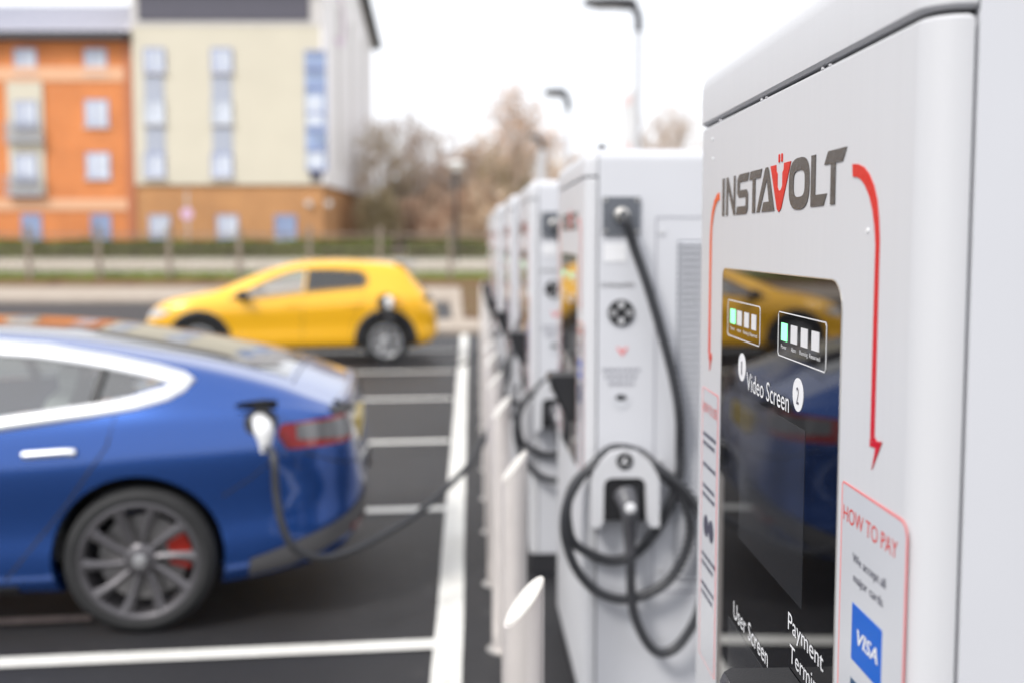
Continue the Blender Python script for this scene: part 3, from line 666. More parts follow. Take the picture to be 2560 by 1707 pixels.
def pchip(keys):
    xs = [k[0] for k in keys]; ys = [k[1] for k in keys]; n = len(xs)
    h = [xs[i + 1] - xs[i] for i in range(n - 1)]; d = [(ys[i + 1] - ys[i]) / h[i] for i in range(n - 1)]
    m = [d[0]] + [0 if d[i - 1] * d[i] <= 0 else 2 * d[i - 1] * d[i] / (d[i - 1] + d[i]) for i in range(1, n - 1)] + [d[-1]]
    def f(x):
        x = min(max(x, xs[0]), xs[-1]); i = 0
        while i < n - 2 and x > xs[i + 1]: i += 1
        t = (x - xs[i]) / h[i]; t2, t3 = t * t, t * t * t
        return (2 * t3 - 3 * t2 + 1) * ys[i] + (t3 - 2 * t2 + t) * h[i] * m[i] + (-2 * t3 + 3 * t2) * ys[i + 1] + (t3 - t2) * h[i] * m[i + 1]
    return f
def section(P, x, inset=0):
    zt, zb, z0, w_, wr = P['zt'](x) - inset, P['zb'](x), P['z0'](x) + inset, P['w'](x) - inset, P['wr'](x) - inset
    zb = min(zb, zt - .015); H = zb - z0; g = zt - zb
    pts = [(0, z0), (w_ * .80, z0), (w_ * .95, z0 + .035), (w_ * .985, z0 + .22 * H), (w_ * .975, z0 + .42 * H), (w_ * 1.0, z0 + .72 * H), (w_ * .985, z0 + .88 * H), (w_ * .955, zb)]
    k = min(1, g / .35)             # greenhouse amount
    xr = wr
    wa = w_ * .955
    cr_ = .030 * k + .02 * (1 - k)
    pts += [(wa + (xr - wa) * .26, zb + (g - cr_) * .36), (wa + (xr - wa) * .52, zb + (g - cr_) * .70), (wa + (xr - wa) * .78, zb + (g - cr_) * .92), (xr * .93, zt - cr_), (xr * .55, zt - cr_ * .3), (0, zt)]
    return pts
def ringfrom(pts, x, sub=3):
    V = [Vector((x, y, z)) for y, z in pts]; s = spline(V, sub)
    for v in s: v.y = max(v.y, 0)
    s[0].y = 0; s[-1].y = 0
    return s + [Vector((v.x, -v.y, v.z)) for v in s[-2:0:-1]]
def shell(P, xs, inset=0):
    bm = bmesh.new(); loft(bm, [ringfrom(section(P, x, inset), x) for x in xs]); return bm
def stations(L, n=84):
    return [L * (.5 - .5 * math.cos(math.pi * (i / n))) * .55 + L * (i / n) * .45 for i in range(n + 1)]
def boolean(ob, cutters, op='DIFFERENCE'):
    for c in cutters:
        md = ob.modifiers.new('b', 'BOOLEAN'); md.object = c; md.operation = op; md.solver = 'EXACT'
    dg = bpy.context.evaluated_depsgraph_get(); me = bpy.data.meshes.new_from_object(ob.evaluated_get(dg))
    ob.modifiers.clear(); ob.data = me
    for c in cutters: bpy.data.objects.remove(c)
    for p in me.polygons: p.use_smooth = True
    me.set_sharp_from_angle(angle=rad(32))
def tmpobj(bm): return link('tmp', bm)
def densify(pts, step=.03, closed=True):
    o = []; n = len(pts)
    for i in range(n if closed else n - 1):
        a = Vector(pts[i]); b = Vector(pts[(i + 1) % n]); k = max(1, int((b - a).length / step))
        for q in range(k): o.append(a + (b - a) * q / k)
    if not closed: o.append(Vector(pts[-1]))
    return o
class Body:
    """rays onto a car body: every method returns a point and a smooth outward normal"""
    def __init__(s, bm): s.t = BVHTree.FromBMesh(bm)
    def _fd(s, f, a, b, e, out):
        p = f(a, b); q = [f(a + e, b), f(a - e, b), f(a, b + e), f(a, b - e)]
        n = (q[0] - q[1]).cross(q[2] - q[3])
        n = n.normalized() if n.length > 1e-9 else Vector(out)
        if n.dot(out) < 0: n = -n
        return p, n
    def side(s, x, z, sgn=1):
        def f(x, z):
            h = s.t.ray_cast(Vector((x, 2 * sgn, z)), Vector((0, -sgn, 0))); return h[0] or Vector((x, .8 * sgn, z))
        return s._fd(f, x, z, .02, Vector((0, sgn, .15)))
    def top(s, x, y):
        def f(x, y):
            h = s.t.ray_cast(Vector((x, y, 3)), Vector((0, 0, -1))); return h[0] or Vector((x, y, .8))
        return s._fd(f, x, y, .02, Vector((0, 0, 1)))
    def around(s, c, a, z):
        def f(a, z):
            o = Vector((c[0] + 3 * math.cos(a), c[1] + 3 * math.sin(a), z)); d = Vector((-math.cos(a), -math.sin(a), 0))
            return s.t.ray_cast(o, d)[0] or (o + d * 2.4)
        return s._fd(f, a, z, .02, Vector((math.cos(a), math.sin(a), .1)))
def patch(proj, outline, off=.004, step=.05, thick=0):
    """fill a closed 2D outline with a grid sheet lying on the body"""
    bm = bmesh.new(); pts = densify([(p[0], p[1], 0) for p in outline], step)
    f = bm.faces.new([bm.verts.new(p) for p in pts])
    xs = [p.x for p in pts]; ys = [p.y for p in pts]
    def cut(co, no): bmesh.ops.bisect_plane(bm, geom=bm.verts[:] + bm.edges[:] + bm.faces[:], plane_co=co, plane_no=no)
    v = min(xs) + step
    while v < max(xs): cut((v, 0, 0), (1, 0, 0)); v += step
    v = min(ys) + step
    while v < max(ys): cut((0, v, 0), (0, 1, 0)); v += step
    for vv in bm.verts:
        p, n = proj(vv.co.x, vv.co.y)
        vv.co = p + n * off
    return bm
def band(proj, path, wd, off=.008, closed=True):
    """raised moulding following a path on the body"""
    P = densify([(p[0], p[1], 0) for p in path], .03, closed); n = len(P); bm = bmesh.new(); rings = []
    for i in range(n):
        a = P[(i - 1) % n] if (closed or i) else P[i]; b = P[(i + 1) % n] if (closed or i < n - 1) else P[i]
        d = (b - a).normalized(); nn = Vector((-d.y, d.x, 0))
        ring = []
        for q, h in ((-1, 0), (-.7, 1), (0, 1.2), (.7, 1), (1, 0)):
            c = P[i] + nn * wd / 2 * q; p, nr = proj(c.x, c.y)
            ring.append(p + nr * (off * h - .002))
        rings.append(ring)
    if closed: rings.append([v.copy() for v in rings[0]])
    loft(bm, rings, cap=False, closed=False); return bm
def wheel(root, x, side, r, wdt, rimr, spokes, rim_m, twist, y_out, calip=None, n_sp_w=.05, hub=M['rim_light']):
    s = 1 if side > 0 else -1
    wr = empty('wheel_hub'); wr.parent = root; wr.location = (x, s * y_out, r)
    bpy.data.objects.remove(wr)
    off = Vector((x, s * y_out, r))
    def fin(name, bm, m, par, sm=True):
        for v in bm.verts: v.co = Vector((v.co.x, v.co.y * s, v.co.z)) + off
        return link(name, bm, m, par, sm, 35)
    bm = bmesh.new()   # y=0 outer face, negative inward
    prof = [(rimr, -wdt + .01), (rimr + .02, -wdt), (r - .03, -wdt + .004), (r - .006, -wdt + .025), (r, -wdt + .06), (r, -.06), (r - .006, -.025), (r - .03, -.006), (rimr + .03, -.0), (rimr, -.008), (rimr - .004, -.03), (rimr - .004, -wdt + .03)]
    rings = []
    N_ = 48
    for k in range(N_):
        a = 2 * math.pi * k / N_; rings.append([Vector((q * math.cos(a), h, q * math.sin(a))) for q, h in prof])
    R_ = [[bm.verts.new(p) for p in rg] for rg in rings]
    for k in range(N_):
        A_, B_ = R_[k], R_[(k + 1) % N_]
        for i in range(len(prof)): j = (i + 1) % len(prof); bm.faces.new((A_[i], A_[j], B_[j], B_[i]))
    wh = fin('wheel', bm, M['tyre'], root)
    bm = bmesh.new(); rings = []
    R_ = []
    pr = [(rimr + .004, -.006), (rimr - .006, -.003), (rimr - .022, -.012), (rimr - .028, -.05), (rimr - .045, -wdt + .03), (rimr + .002, -wdt + .02), (rimr + .003, -.03)]
    for k in range(N_):
        a = 2 * math.pi * k / N_; R_.append([bm.verts.new((q * math.cos(a), h, q * math.sin(a))) for q, h in pr])
    for k in range(N_):
        A_, B_ = R_[k], R_[(k + 1) % N_]
        for i in range(len(pr)): j = (i + 1) % len(pr); bm.faces.new((A_[i], A_[j], B_[j], B_[i]))
    for k in range(spokes):
        a = 2 * math.pi * (k + .5) / spokes + .12; L_ = []
        for t, wd in ((0.05, n_sp_w * .75), (.2, n_sp_w * .62), (.5, n_sp_w * .7), (.8, n_sp_w * .95), (1.0, n_sp_w * 1.35)):
            rr = .04 + (rimr - .05) * t; aa = a + twist * t; c, s_ = math.cos(aa), math.sin(aa); y = -.035 - .0 * t + .026 * t
            tx, tz = -s_, c
            L_.append([Vector((rr * c - tx * wd / 2, y - .006, rr * s_ - tz * wd / 2)), Vector((rr * c, y + .004, rr * s_)), Vector((rr * c + tx * wd / 2, y - .006, rr * s_ + tz * wd / 2)), Vector((rr * c, y - .035, rr * s_))])
        loft(bm, L_)
    rings = [[Vector((q * math.cos(t), h, q * math.sin(t))) for t in [2 * math.pi * i / 20 for i in range(20)]] for q, h in ((.075, -.06), (.075, -.035), (.06, -.022), (.034, -.018))]
    loft(bm, rings)
    fin('rim', bm, rim_m, wh)
    bm = bmesh.new(); rings = [[Vector((q * math.cos(t), h, q * math.sin(t))) for t in [2 * math.pi * i / 20 for i in range(20)]] for q, h in ((.030, -.018), (.030, -.012), (.022, -.009))]
    loft(bm, rings); fin('hub_cap', bm, hub, wh)
    bm = bmesh.new(); dr = rimr * .74; rings = [[Vector((q * math.cos(t), h, q * math.sin(t))) for t in [2 * math.pi * i / 40 for i in range(40)]] for q, h in ((dr * .5, -.085), (dr, -.085), (dr, -.11), (dr * .5, -.11))]
    loft(bm, rings); fin('brake_disc', bm, M['disc'], wh)
    if calip is not None:
        bm = bmesh.new(); rings = []
        for k in range(9):
            a = calip[0] + (calip[1] - calip[0]) * k / 8; q0, q1 = dr * .62, dr * 1.10
            rings.append([Vector((q * math.cos(a), h, q * math.sin(a))) for q, h in ((q0, -.075), (q1, -.07), (q1, -.125), (q0, -.125))])
        loft(bm, rings); fin('brake_caliper', bm, M['caliper'], wh)
    return wh

def build_car(name, P, L, axles, wheel_r, arch_r, paint, dlo, windscreen, cav, spec):
    root = empty(name)
    xs = stations(L)
    bm = shell(P, xs); B = Body(bm); body = link('body', bm, M[paint], root, True, 32)
    cutters = []
    bm = shell(P, [cav[0] + (cav[1] - cav[0]) * i / 30 for i in range(31)], .055); 
    cutters.append(tmpobj(bm))
    for ol in dlo:
        bm = bmesh.new(); prism(bm, [(x, -1.5, z) for x, z in ol], (0, 3, 0)); cutters.append(tmpobj(bm))
    bm = bmesh.new(); prism(bm, [(x, y, .95) for x, y in windscreen], (0, 0, 1)); cutters.append(tmpobj(bm))
    for ax in axles:
        for s in (1, -1):
            bm = bmesh.new(); lathe(bm, [(arch_r, s * .50), (arch_r, s * 1.2)] if s > 0 else [(arch_r, -1.2), (arch_r, -.5)], 48, 'y', (ax, 0, wheel_r + .015)); cutters.append(tmpobj(bm))
    boolean(body, cutters)
    # wheel-arch liners
    for ax in axles:
        for s in (1, -1):
            rings = []; bm = bmesh.new()
            for y in (.5, .62, .80):
                rings.append([Vector((ax + (arch_r - .012) * math.cos(t), s * y, wheel_r + .015 + (arch_r - .012) * math.sin(t))) for t in [math.pi * (-.12 + 1.24 * i / 24) for i in range(25)]])
            loft(bm, rings, cap=False, closed=False)
            poly(bm, rings[0]); link('arch_liner', bm, M['clad'], root)
    # interior: dash, seats
    bm = bmesh.new(); c0, c1_ = cav
    box(bm, (c0 + .1, -.72, .30), (c1_ - .05, .72, .42)); box(bm, (c1_ - .55, -.68, .42), (c1_ - .12, .68, .86)); link('cabin_floor', bm, M['cabin'], root)
    for sx, ys_ in spec['seats']:
        for y in ys_:
            bm = bmesh.new(); wd = .24
            rings = []
            for (dx, z, t, ww) in ((0, .42, .26, wd), (-.02, .60, .16, wd), (-.08, .85, .12, wd), (-.14, 1.02, .10, wd * .8), (-.155, 1.06, .07, wd * .45), (-.16, 1.10, .09, wd * .5), (-.18, 1.22, .08, wd * .48)):
                rings.append([Vector((sx + dx - t / 2, y - ww, z)), Vector((sx + dx + t / 2, y - ww, z)), Vector((sx + dx + t / 2, y + ww, z)), Vector((sx + dx - t / 2, y + ww, z))])
            loft(bm, rings); box(bm, (sx, y - wd, .40), (sx + .5, y + wd, .56)); link('seat', bm, M['seat_w'], root)
    return root, B, body

# ---------------- blue saloon
L1 = 4.69
P1 = dict(zt=pchip([(0, .64), (.03, .76), (.055, .90), (.075, .985), (.11, 1.005), (.22, 1.05), (.39, 1.118), (.78, 1.222), (.98, 1.260), (1.13, 1.287), (1.42, 1.330), (1.91, 1.360), (2.2, 1.364), (2.5, 1.345), (2.8, 1.275), (3.2, 1.13), (3.5, 1.01), (3.75, .955), (4.1, .88), (4.4, .79), (4.6, .68), (4.69, .56)]),
          zb=pchip([(0, .62), (.05, .84), (.1, .95), (.4, .99), (.8, .975), (1.4, .925), (2.4, .885), (3.5, .87), (4.1, .79), (4.5, .68), (4.69, .50)]),
          z0=pchip([(0, .42), (.1, .31), (.35, .24), (.8, .19), (3.9, .18), (4.4, .2), (4.69, .30)]),
          w=pchip([(0, .58), (.03, .68), (.09, .77), (.2, .845), (.45, .905), (.95, .925), (2.0, .925), (3.6, .925), (4.05, .905), (4.35, .83), (4.55, .70), (4.69, .50)]),
          wr=pchip([(0, .50), (.1, .66), (.5, .66), (1.0, .64), (1.6, .62), (2.0, .61), (3.0, .60), (3.5, .64), (4.1, .66), (4.5, .52), (4.69, .35)]))
DLO1 = [(.86, 1.122), (.95, 1.145), (1.15, 1.19), (1.42, 1.228), (1.62, 1.244), (1.9, 1.257), (2.15, 1.260), (2.4, 1.243), (2.7, 1.19), (2.95, 1.105), (3.2, .99), (3.28, .945), (3.0, .925), (2.4, .93), (1.9, .955), (1.62, .98), (1.42, 1.006), (1.18, 1.037), (1.02, 1.066)]
blue, B1, body1 = build_car('parked_saloon_car', P1, L1, (.98, 3.855), .335, .375, 'blue', [DLO1], [(2.62, -.5), (2.62, .5), (3.33, .58), (3.33, -.58)], (1.15, 3.5),
                            dict(seats=[(1.55, (-.36, .36)), (2.45, (-.38, .38))]))
tag(blue, 'dark blue saloon car in front, charging through a white plug at its rear', 'car')
sideL = lambda x, z: B1.side(x, z, 1); sideR = lambda x, z: B1.side(x, z, -1)
for nm, sd_ in (('l', sideL), ('r', sideR)):
    front_w = [p for p in DLO1]
    link('side_window', patch(sd_, DLO1, -.004, .06), M['tint'], blue, True, 80)
    link('window_trim', band(sd_, [(.77, 1.125), (.93, 1.168), (1.15, 1.213), (1.42, 1.258), (1.62, 1.275), (1.9, 1.288), (2.15, 1.290), (2.42, 1.272), (2.72, 1.22), (2.98, 1.13), (3.24, 1.005), (3.34, .925), (3.0, .895), (2.4, .90), (1.9, .925), (1.62, .950), (1.42, .976), (1.18, 1.007), (1.0, 1.036), (.86, 1.075)], .066, .013), M['chrome'], blue, True, 80)
    link('window_divider', band(sd_, [(1.175, 1.035), (1.14, 1.195)], .04, .004, False), M['clad'], blue, True, 80)
    link('window_divider', band(sd_, [(1.98, .95), (2.04, 1.275)], .07, .004, False), M['clad'], blue, True, 80)
    for hx in (1.33, 2.32):
        h = link('door_handle', band(sd_, [(hx - .10, .835), (hx - .06, .838), (hx + .12, .828)], .034, .020, False), M['chrome'], blue, True, 80)
    link('door_gap', band(sd_, [(1.07, 1.0), (1.085, .93), (1.10, .86), (1.19, .73), (1.29, .59), (1.42, .43), (1.55, .27)], .012, .0022, False), M['gap'], blue)
    link('door_gap', band(sd_, [(2.00, .95), (2.02, .6), (2.03, .27)], .012, .0022, False), M['gap'], blue)
    link('door_gap', band(sd_, [(3.15, .92), (3.25, .6), (3.20, .30)], .012, .0022, False), M['gap'], blue)
    link('sill_trim', band(sd_, [(1.5, .215), (2.4, .205), (3.35, .205)], .06, .006, False), M['clad'], blue)
# roof and hatch glass, windscreen
link('roof_glass', patch(B1.top, [(.36, -.47), (.36, .47), (.9, .50), (1.6, .50), (2.55, .50), (2.55, -.50), (1.6, -.50), (.9, -.5)], .003, .06), M['dark_glass'], blue, True, 80)
link('windscreen', patch(B1.top, [(2.60, -.52), (2.60, .52), (3.36, .60), (3.36, -.60)], -.002, .06), M['tint'], blue, True, 80)
link('boot_gap', band(B1.top, [(.33, -.56), (.33, .56)], .012, .002, False), M['gap'], blue)
# wheels
rimk = dict(r=.335, wdt=.235, rimr=.262, spokes=10, rim_m=M['rim_grey'], twist=.16, y_out=.905)
for ax in (.98, 3.855):
    for s in (1, -1): wheel(blue, ax, s, calip=(rad(195) if s > 0 else rad(195), rad(165) if False else rad(150)) if ax < 2 else (rad(-20), rad(40)), **rimk)
# tail lamps wrap round the corner
for s in (1, -1):
    c = (.55, s * .30)
    pr = lambda a, z, s=s, c=c: B1.around(c, s * a, z)
    def lamp(nm, ol, m, off, par): return link(nm, patch(pr, ol, off, .03), m, par, True, 80)
    tl = lamp('tail_light', [(rad(109), .935), (rad(107), .89), (rad(111), .825), (rad(138), .83), (rad(152), .86), (rad(155), .91), (rad(150), .94), (rad(138), .955)], M['tail_red'], .008, blue)
    lamp('reversing_lens', [(rad(115), .930), (rad(115), .865), (rad(137), .855), (rad(150), .875), (rad(152), .91), (rad(140), .94)], M['lens_dark'], .012, tl)
    lamp('bumper_valance', [(rad(94), .245), (rad(95), .33), (rad(112), .39), (rad(130), .46), (rad(150), .54), (rad(178), .58), (rad(178), .46), (rad(150), .43), (rad(130), .36), (rad(112), .28)], M['valance'], .006, blue)
    lamp('boot_lip_shade', [(rad(132), .985), (rad(132), .955), (rad(150), .945), (rad(179), .89), (rad(179), .985), (rad(150), .98)], M['clad'], .010, blue)  # dark sheet laid on the paint, standing in for shade under the lip
    rf = lamp('bumper_reflector', [(rad(140), .40), (rad(140), .425), (rad(158), .455), (rad(158), .43)], M['tail_red'], .010, blue)
    bm = bmesh.new(); lathe(bm, [(.02, 4.55), (.07, 4.60), (.075, 4.50), (.02, 4.46)], 16, 'x', (0, s * .62, .62)); 
    link('headlight', bm, M['lamp_clear'], blue, True)
# number plate and boot-lid lip
bm = bmesh.new(); xx = B1.t.ray_cast(Vector((-1, 0, .80)), Vector((1, 0, 0)))[0].x
box(bm, (xx - .012, -.26, .745), (xx + .02, .26, .855)); link('number_plate', bm, M['plate'], blue)
link('boot_lip', band(B1.top, [(.115, -.60), (.085, -.35), (.08, 0), (.085, .35), (.115, .60)], .05, .014, False), M['blue'], blue, True, 80)
for s in (1, -1):
    pr2 = lambda a, z, s=s: B1.around((.55, s * .30), s * a, z)
    link('boot_shutline', band(pr2, [(rad(118), .80), (rad(135), .735), (rad(160), .70), (rad(179), .70)], .012, .0022, False), M['gap'], blue)
    link('bumper_shutline', band(pr2, [(rad(84), .62), (rad(96), .70), (rad(107), .80)], .010, .0022, False), M['gap'], blue)
# mirrors
for s in (1, -1):
    bm = bmesh.new(); lathe(bm, [(.01, 2.93), (.05, 2.94), (.075, 2.98), (.06, 3.05), (.02, 3.09)], 16, 'x', (0, s * 1.0, 1.0)); box(bm, (2.99, min(s * .86, s * .96), .965), (3.03, max(s * .86, s * .96), .99)); link('wing_mirror', bm, M['blue'], blue, True)
# charge port and flap (left rear)
p, n = B1.side(.44, .95, 1)
link('charge_port', patch(sideL, [(.44 + .065 * math.cos(rad(a)) * 1.15, .945 + .06 * math.sin(rad(a))) for a in range(0, 360, 20)], .005, .03), M['black_plastic'], blue)
bm = bmesh.new(); fl = [(.37, 0), (.50, 0), (.55, .02), (.53, .05), (.42, .085), (.36, .075)]
prism(bm, [(x, p.y - .01 + q * .9, 1.005 + q * .55) for x, q in fl], (0, .012, .012)); link('port_flap', bm, M['clad'], blue)

blue.rotation_euler.z = math.pi + math.atan2(BAYDIR.y, BAYDIR.x)
Rm = Matrix.Rotation(blue.rotation_euler.z, 3, 'Z')
tgt = gp(352, 1588); blue.location = tgt - Rm @ Vector((.98, .905, 0))
def bworld(v): return blue.location + Rm @ Vector(v)

# plug and cable of the blue car
plug = empty('charging_cable'); tag(plug, 'black charging cable sagging from the white plug on the blue car', 'cable')
q0 = bworld((p.x, p.y + .02, .955)); out_ = (Rm @ Vector((-.35, 1, -.25))).normalized()
bm = bmesh.new(); a_ = q0; pts = [a_ - out_ * .02, a_ + out_ * .03, a_ + out_ * .07 + Vector((0, 0, -.01)), a_ + out_ * .09 + Vector((0, 0, -.05)), a_ + out_ * .095 + Vector((0, 0, -.10))]
tube(bm, spline(pts, 4), [.036] * 5 + [.044] * 5 + [.040, .036, .032, .028, .026, .024, .022], 16); link('plug', bm, M['white_pl'], plug, True)
P = [pts[-1] + Vector((0, 0, .02))]
for px, py, Y in ((684, 1140, 4.30), (690, 1230, 4.27), (705, 1310, 4.25), (735, 1368, 4.25), (790, 1392, 4.3), (860, 1383, 4.4), (960, 1335, 4.6), (1040, 1285, 4.75), (1110, 1225, 4.9), (1180, 1150, 5.1), (1225, 1065, 5.35), (1253, 990, 5.6), (1270, 925, 5.9), (1282, 870, 6.3), (1292, 815, 6.7)): P.append(at(px, py, Y))
P.append(at(1312, 790, 7.2))
bm = bmesh.new(); tube(bm, spline(P, 6), .0165, 12); link('cable', bm, M['rubber'], plug, True)

# ---------------- yellow hatchback
L2 = 4.20
P2 = dict(zt=pchip([(0, .70), (.03, .86), (.08, .95), (.16, 1.03), (.30, 1.20), (.45, 1.39), (.52, 1.445), (.9, 1.495), (1.5, 1.515), (1.95, 1.49), (2.3, 1.415), (2.7, 1.27), (3.0, 1.145), (3.2, 1.07), (3.45, 1.025), (3.75, .965), (4.0, .86), (4.13, .73), (4.20, .57)]),
          zb=pchip([(0, .60), (.05, .82), (.2, .95), (.5, 1.02), (1.0, 1.03), (2.0, .985), (2.9, .94), (3.4, .90), (3.8, .84), (4.05, .72), (4.20, .50)]),
          z0=pchip([(0, .38), (.15, .28), (.5, .22), (3.4, .2), (3.9, .22), (4.20, .32)]),
          w=pchip([(0, .60), (.04, .70), (.12, .78), (.35, .85), (.75, .872), (3.4, .87), (3.75, .83), (4.03, .71), (4.20, .50)]),
          wr=pchip([(0, .50), (.15, .60), (.5, .56), (1.2, .57), (2.2, .56), (2.9, .62), (3.6, .62), (4.0, .52), (4.20, .36)]))
DL2F = [(2.90, .955), (2.60, 1.10), (2.33, 1.235), (2.10, 1.315), (1.93, 1.345), (1.875, 1.35), (1.91, 1.04), (2.4, .985)]
DL2R = [(1.85, 1.352), (1.5, 1.352), (1.12, 1.325), (1.04, 1.28), (1.01, 1.18), (1.06, 1.12), (1.2, 1.105), (1.6, 1.07), (1.88, 1.042)]
yel, B2, body2 = build_car('parked_hatchback_car', P2, L2, (.74, 3.36), .33, .36, 'yellow', [DL2F, DL2R], [(2.20, -.47), (2.20, .47), (3.08, .56), (3.08, -.56)], (.85, 3.0),
                           dict(seats=[(1.25, (-.34, .34)), (2.05, (-.36, .36))]))
tag(yel, 'bright yellow hatchback charging beyond the blue car, black trim round its wheels', 'car')
yL = lambda x, z: B2.side(x, z, 1); yR = lambda x, z: B2.side(x, z, -1)
for sd_, s in ((yL, 1), (yR, -1)):
    link('side_window', patch(sd_, DL2F, -.004, .06), M['tint_y'], yel, True, 80)
    link('side_window', patch(sd_, DL2R, -.004, .06), M['tint_dark'], yel, True, 80)
    link('window_seal', band(sd_, [(2.95, .95), (2.60, 1.115), (2.33, 1.25), (2.10, 1.33), (1.9, 1.362), (1.5, 1.367), (1.12, 1.34), (1.02, 1.29), (.995, 1.18), (1.05, 1.105), (1.6, 1.055), (2.4, .97)], .02, .006), M['clad'], yel, True)
    for ax in (.74, 3.36):
        link('arch_trim', band(sd_, [(ax + .405 * math.cos(rad(a)), .345 + .405 * math.sin(rad(a))) for a in range(-14, 196, 7)], .10, .018, False), M['clad'], yel, True, 80)
    link('sill_trim', band(sd_, [(1.15, .25), (2.0, .24), (2.9, .24)], .07, .006, False), M['clad'], yel)
    link('door_gap', band(sd_, [(1.90, 1.03), (1.92, .6), (1.93, .30)], .010, .002, False), M['gap'], yel)
    link('door_gap', band(sd_, [(1.06, 1.08), (1.1, .85), (1.22, .6), (1.25, .30)], .010, .002, False), M['gap'], yel)
    for hx in (2.05, 1.18): link('door_handle', band(sd_, [(hx - .08, .86), (hx + .10, .855)], .028, .018, False), M['yellow'], yel, True, 80)
    bm = bmesh.new(); lathe(bm, [(.01, 2.66), (.06, 2.67), (.085, 2.71), (.07, 2.79), (.02, 2.84)], 16, 'x', (0, s * .95, 1.0)); box(bm, (2.72, min(s * .8, s * .93), .955), (2.76, max(s * .8, s * .93), .98)); link('wing_mirror', bm, M['clad'], yel, True)
    c = (.5, s * .25)
    for nm, ol, m, off, cc in (('headlight', [(rad(22), .66), (rad(22), .76), (rad(45), .80), (rad(62), .79), (rad(50), .70)], M['lamp_clear'], .006, (3.4, s * .2)), ('tail_light', [(rad(120), .90), (rad(120), .98), (rad(150), .97), (rad(170), .95), (rad(170), .90)], M['clad'], .006, c)):
        bm = patch(lambda a, z: B2.around(cc, s * a, z), ol, off, .04)
        link(nm, bm, m, yel, True, 80)
    # front wing arch
for ax in (.74, 3.36):
    for s in (1, -1): wheel(yel, ax, s, r=.33, wdt=.205, rimr=.225, spokes=8, rim_m=M['rim_light'], twist=.1, y_out=.85, n_sp_w=.07)
link('windscreen', patch(B2.top, [(2.18, -.50), (2.18, .50), (3.11, .58), (3.11, -.58)], -.002, .06), M['tint'], yel, True, 80)
link('rear_glass', patch(lambda a, z: B2.around((.9, 0), a, z), [(rad(141), 1.04), (rad(145), 1.36), (rad(215), 1.36), (rad(219), 1.04)], .004, .05), M['dark_glass'], yel, True, 80)
bm = bmesh.new(); xx = B2.t.ray_cast(Vector((-1, 0, .66)), Vector((1, 0, 0)))[0].x
box(bm, (xx - .012, -.26, .60), (xx + .02, .26, .71)); link('number_plate', bm, M['plate'], yel)
bm = bmesh.new(); prism(bm, [(.30, -.52, 1.42), (.30, .52, 1.42), (.60, .55, 1.455), (.60, -.55, 1.455)], (0, 0, .025)); link('roof_spoiler', bm, M['rim_light'], yel)
pp, nn = B2.side(.70, .93, 1)
link('charge_port', patch(yL, [(.74 + .125 * math.cos(rad(a)), .885 + .125 * math.sin(rad(a))) for a in range(0, 360, 20)], .005, .03), M['black_plastic'], yel)
bm = bmesh.new(); prism(bm, [(.60, pp.y + .01, .83), (.60, pp.y + .01, .99), (.60, pp.y + .14, .99), (.60, pp.y + .14, .83)], (.012, 0, 0)); link('port_flap', bm, M['yellow'], yel)
yel.rotation_euler.z = math.pi + math.atan2(BAYDIR.y, BAYDIR.x)
tgt = gp(966, 910); yel.location = tgt - Rm @ Vector((.74, .85, 0))
def yworld(v): return yel.location + Rm @ Vector(v)
pg = empty('charging_cable'); tag(pg, 'black cable and pale plug in the rear wing of the yellow hatchback', 'cable')
q0 = yworld((pp.x, pp.y, .93)); bm = bmesh.new(); o2 = (Rm @ Vector((-.1, 1, 0))).normalized()
pts = [q0 - o2 * .01, q0 + o2 * .06, q0 + o2 * .12 + Vector((0, 0, -.03)), q0 + o2 * .14 + Vector((0, 0, -.12))]
tube(bm, spline(pts, 4), [.048] * 5 + [.056] * 4 + [.05, .045, .04, .035], 14); link('plug', bm, M['white_pl'], pg, True)
e = chargers[2].location if len(chargers) > 2 else Vector((0, 10, 0))
P = [pts[-1], pts[-1] + Vector((0, 0, -.15)), yworld((.70, 1.05, .45)), yworld((.55, 1.15, .12)), yworld((.2, 1.2, .03)), yworld((-.3, 1.2, .025)), yworld((-.75, 1.1, .3)), Vector((-.33, 13.0, .75)), Vector((-.20, 12.6, 1.1))]
bm = bmesh.new(); tube(bm, spline(P, 6), [.05 if k < 8 else .022 for k in range(6 * (len(P) - 1) + 1)], 10); link('cable', bm, M['rubber'], pg, True)

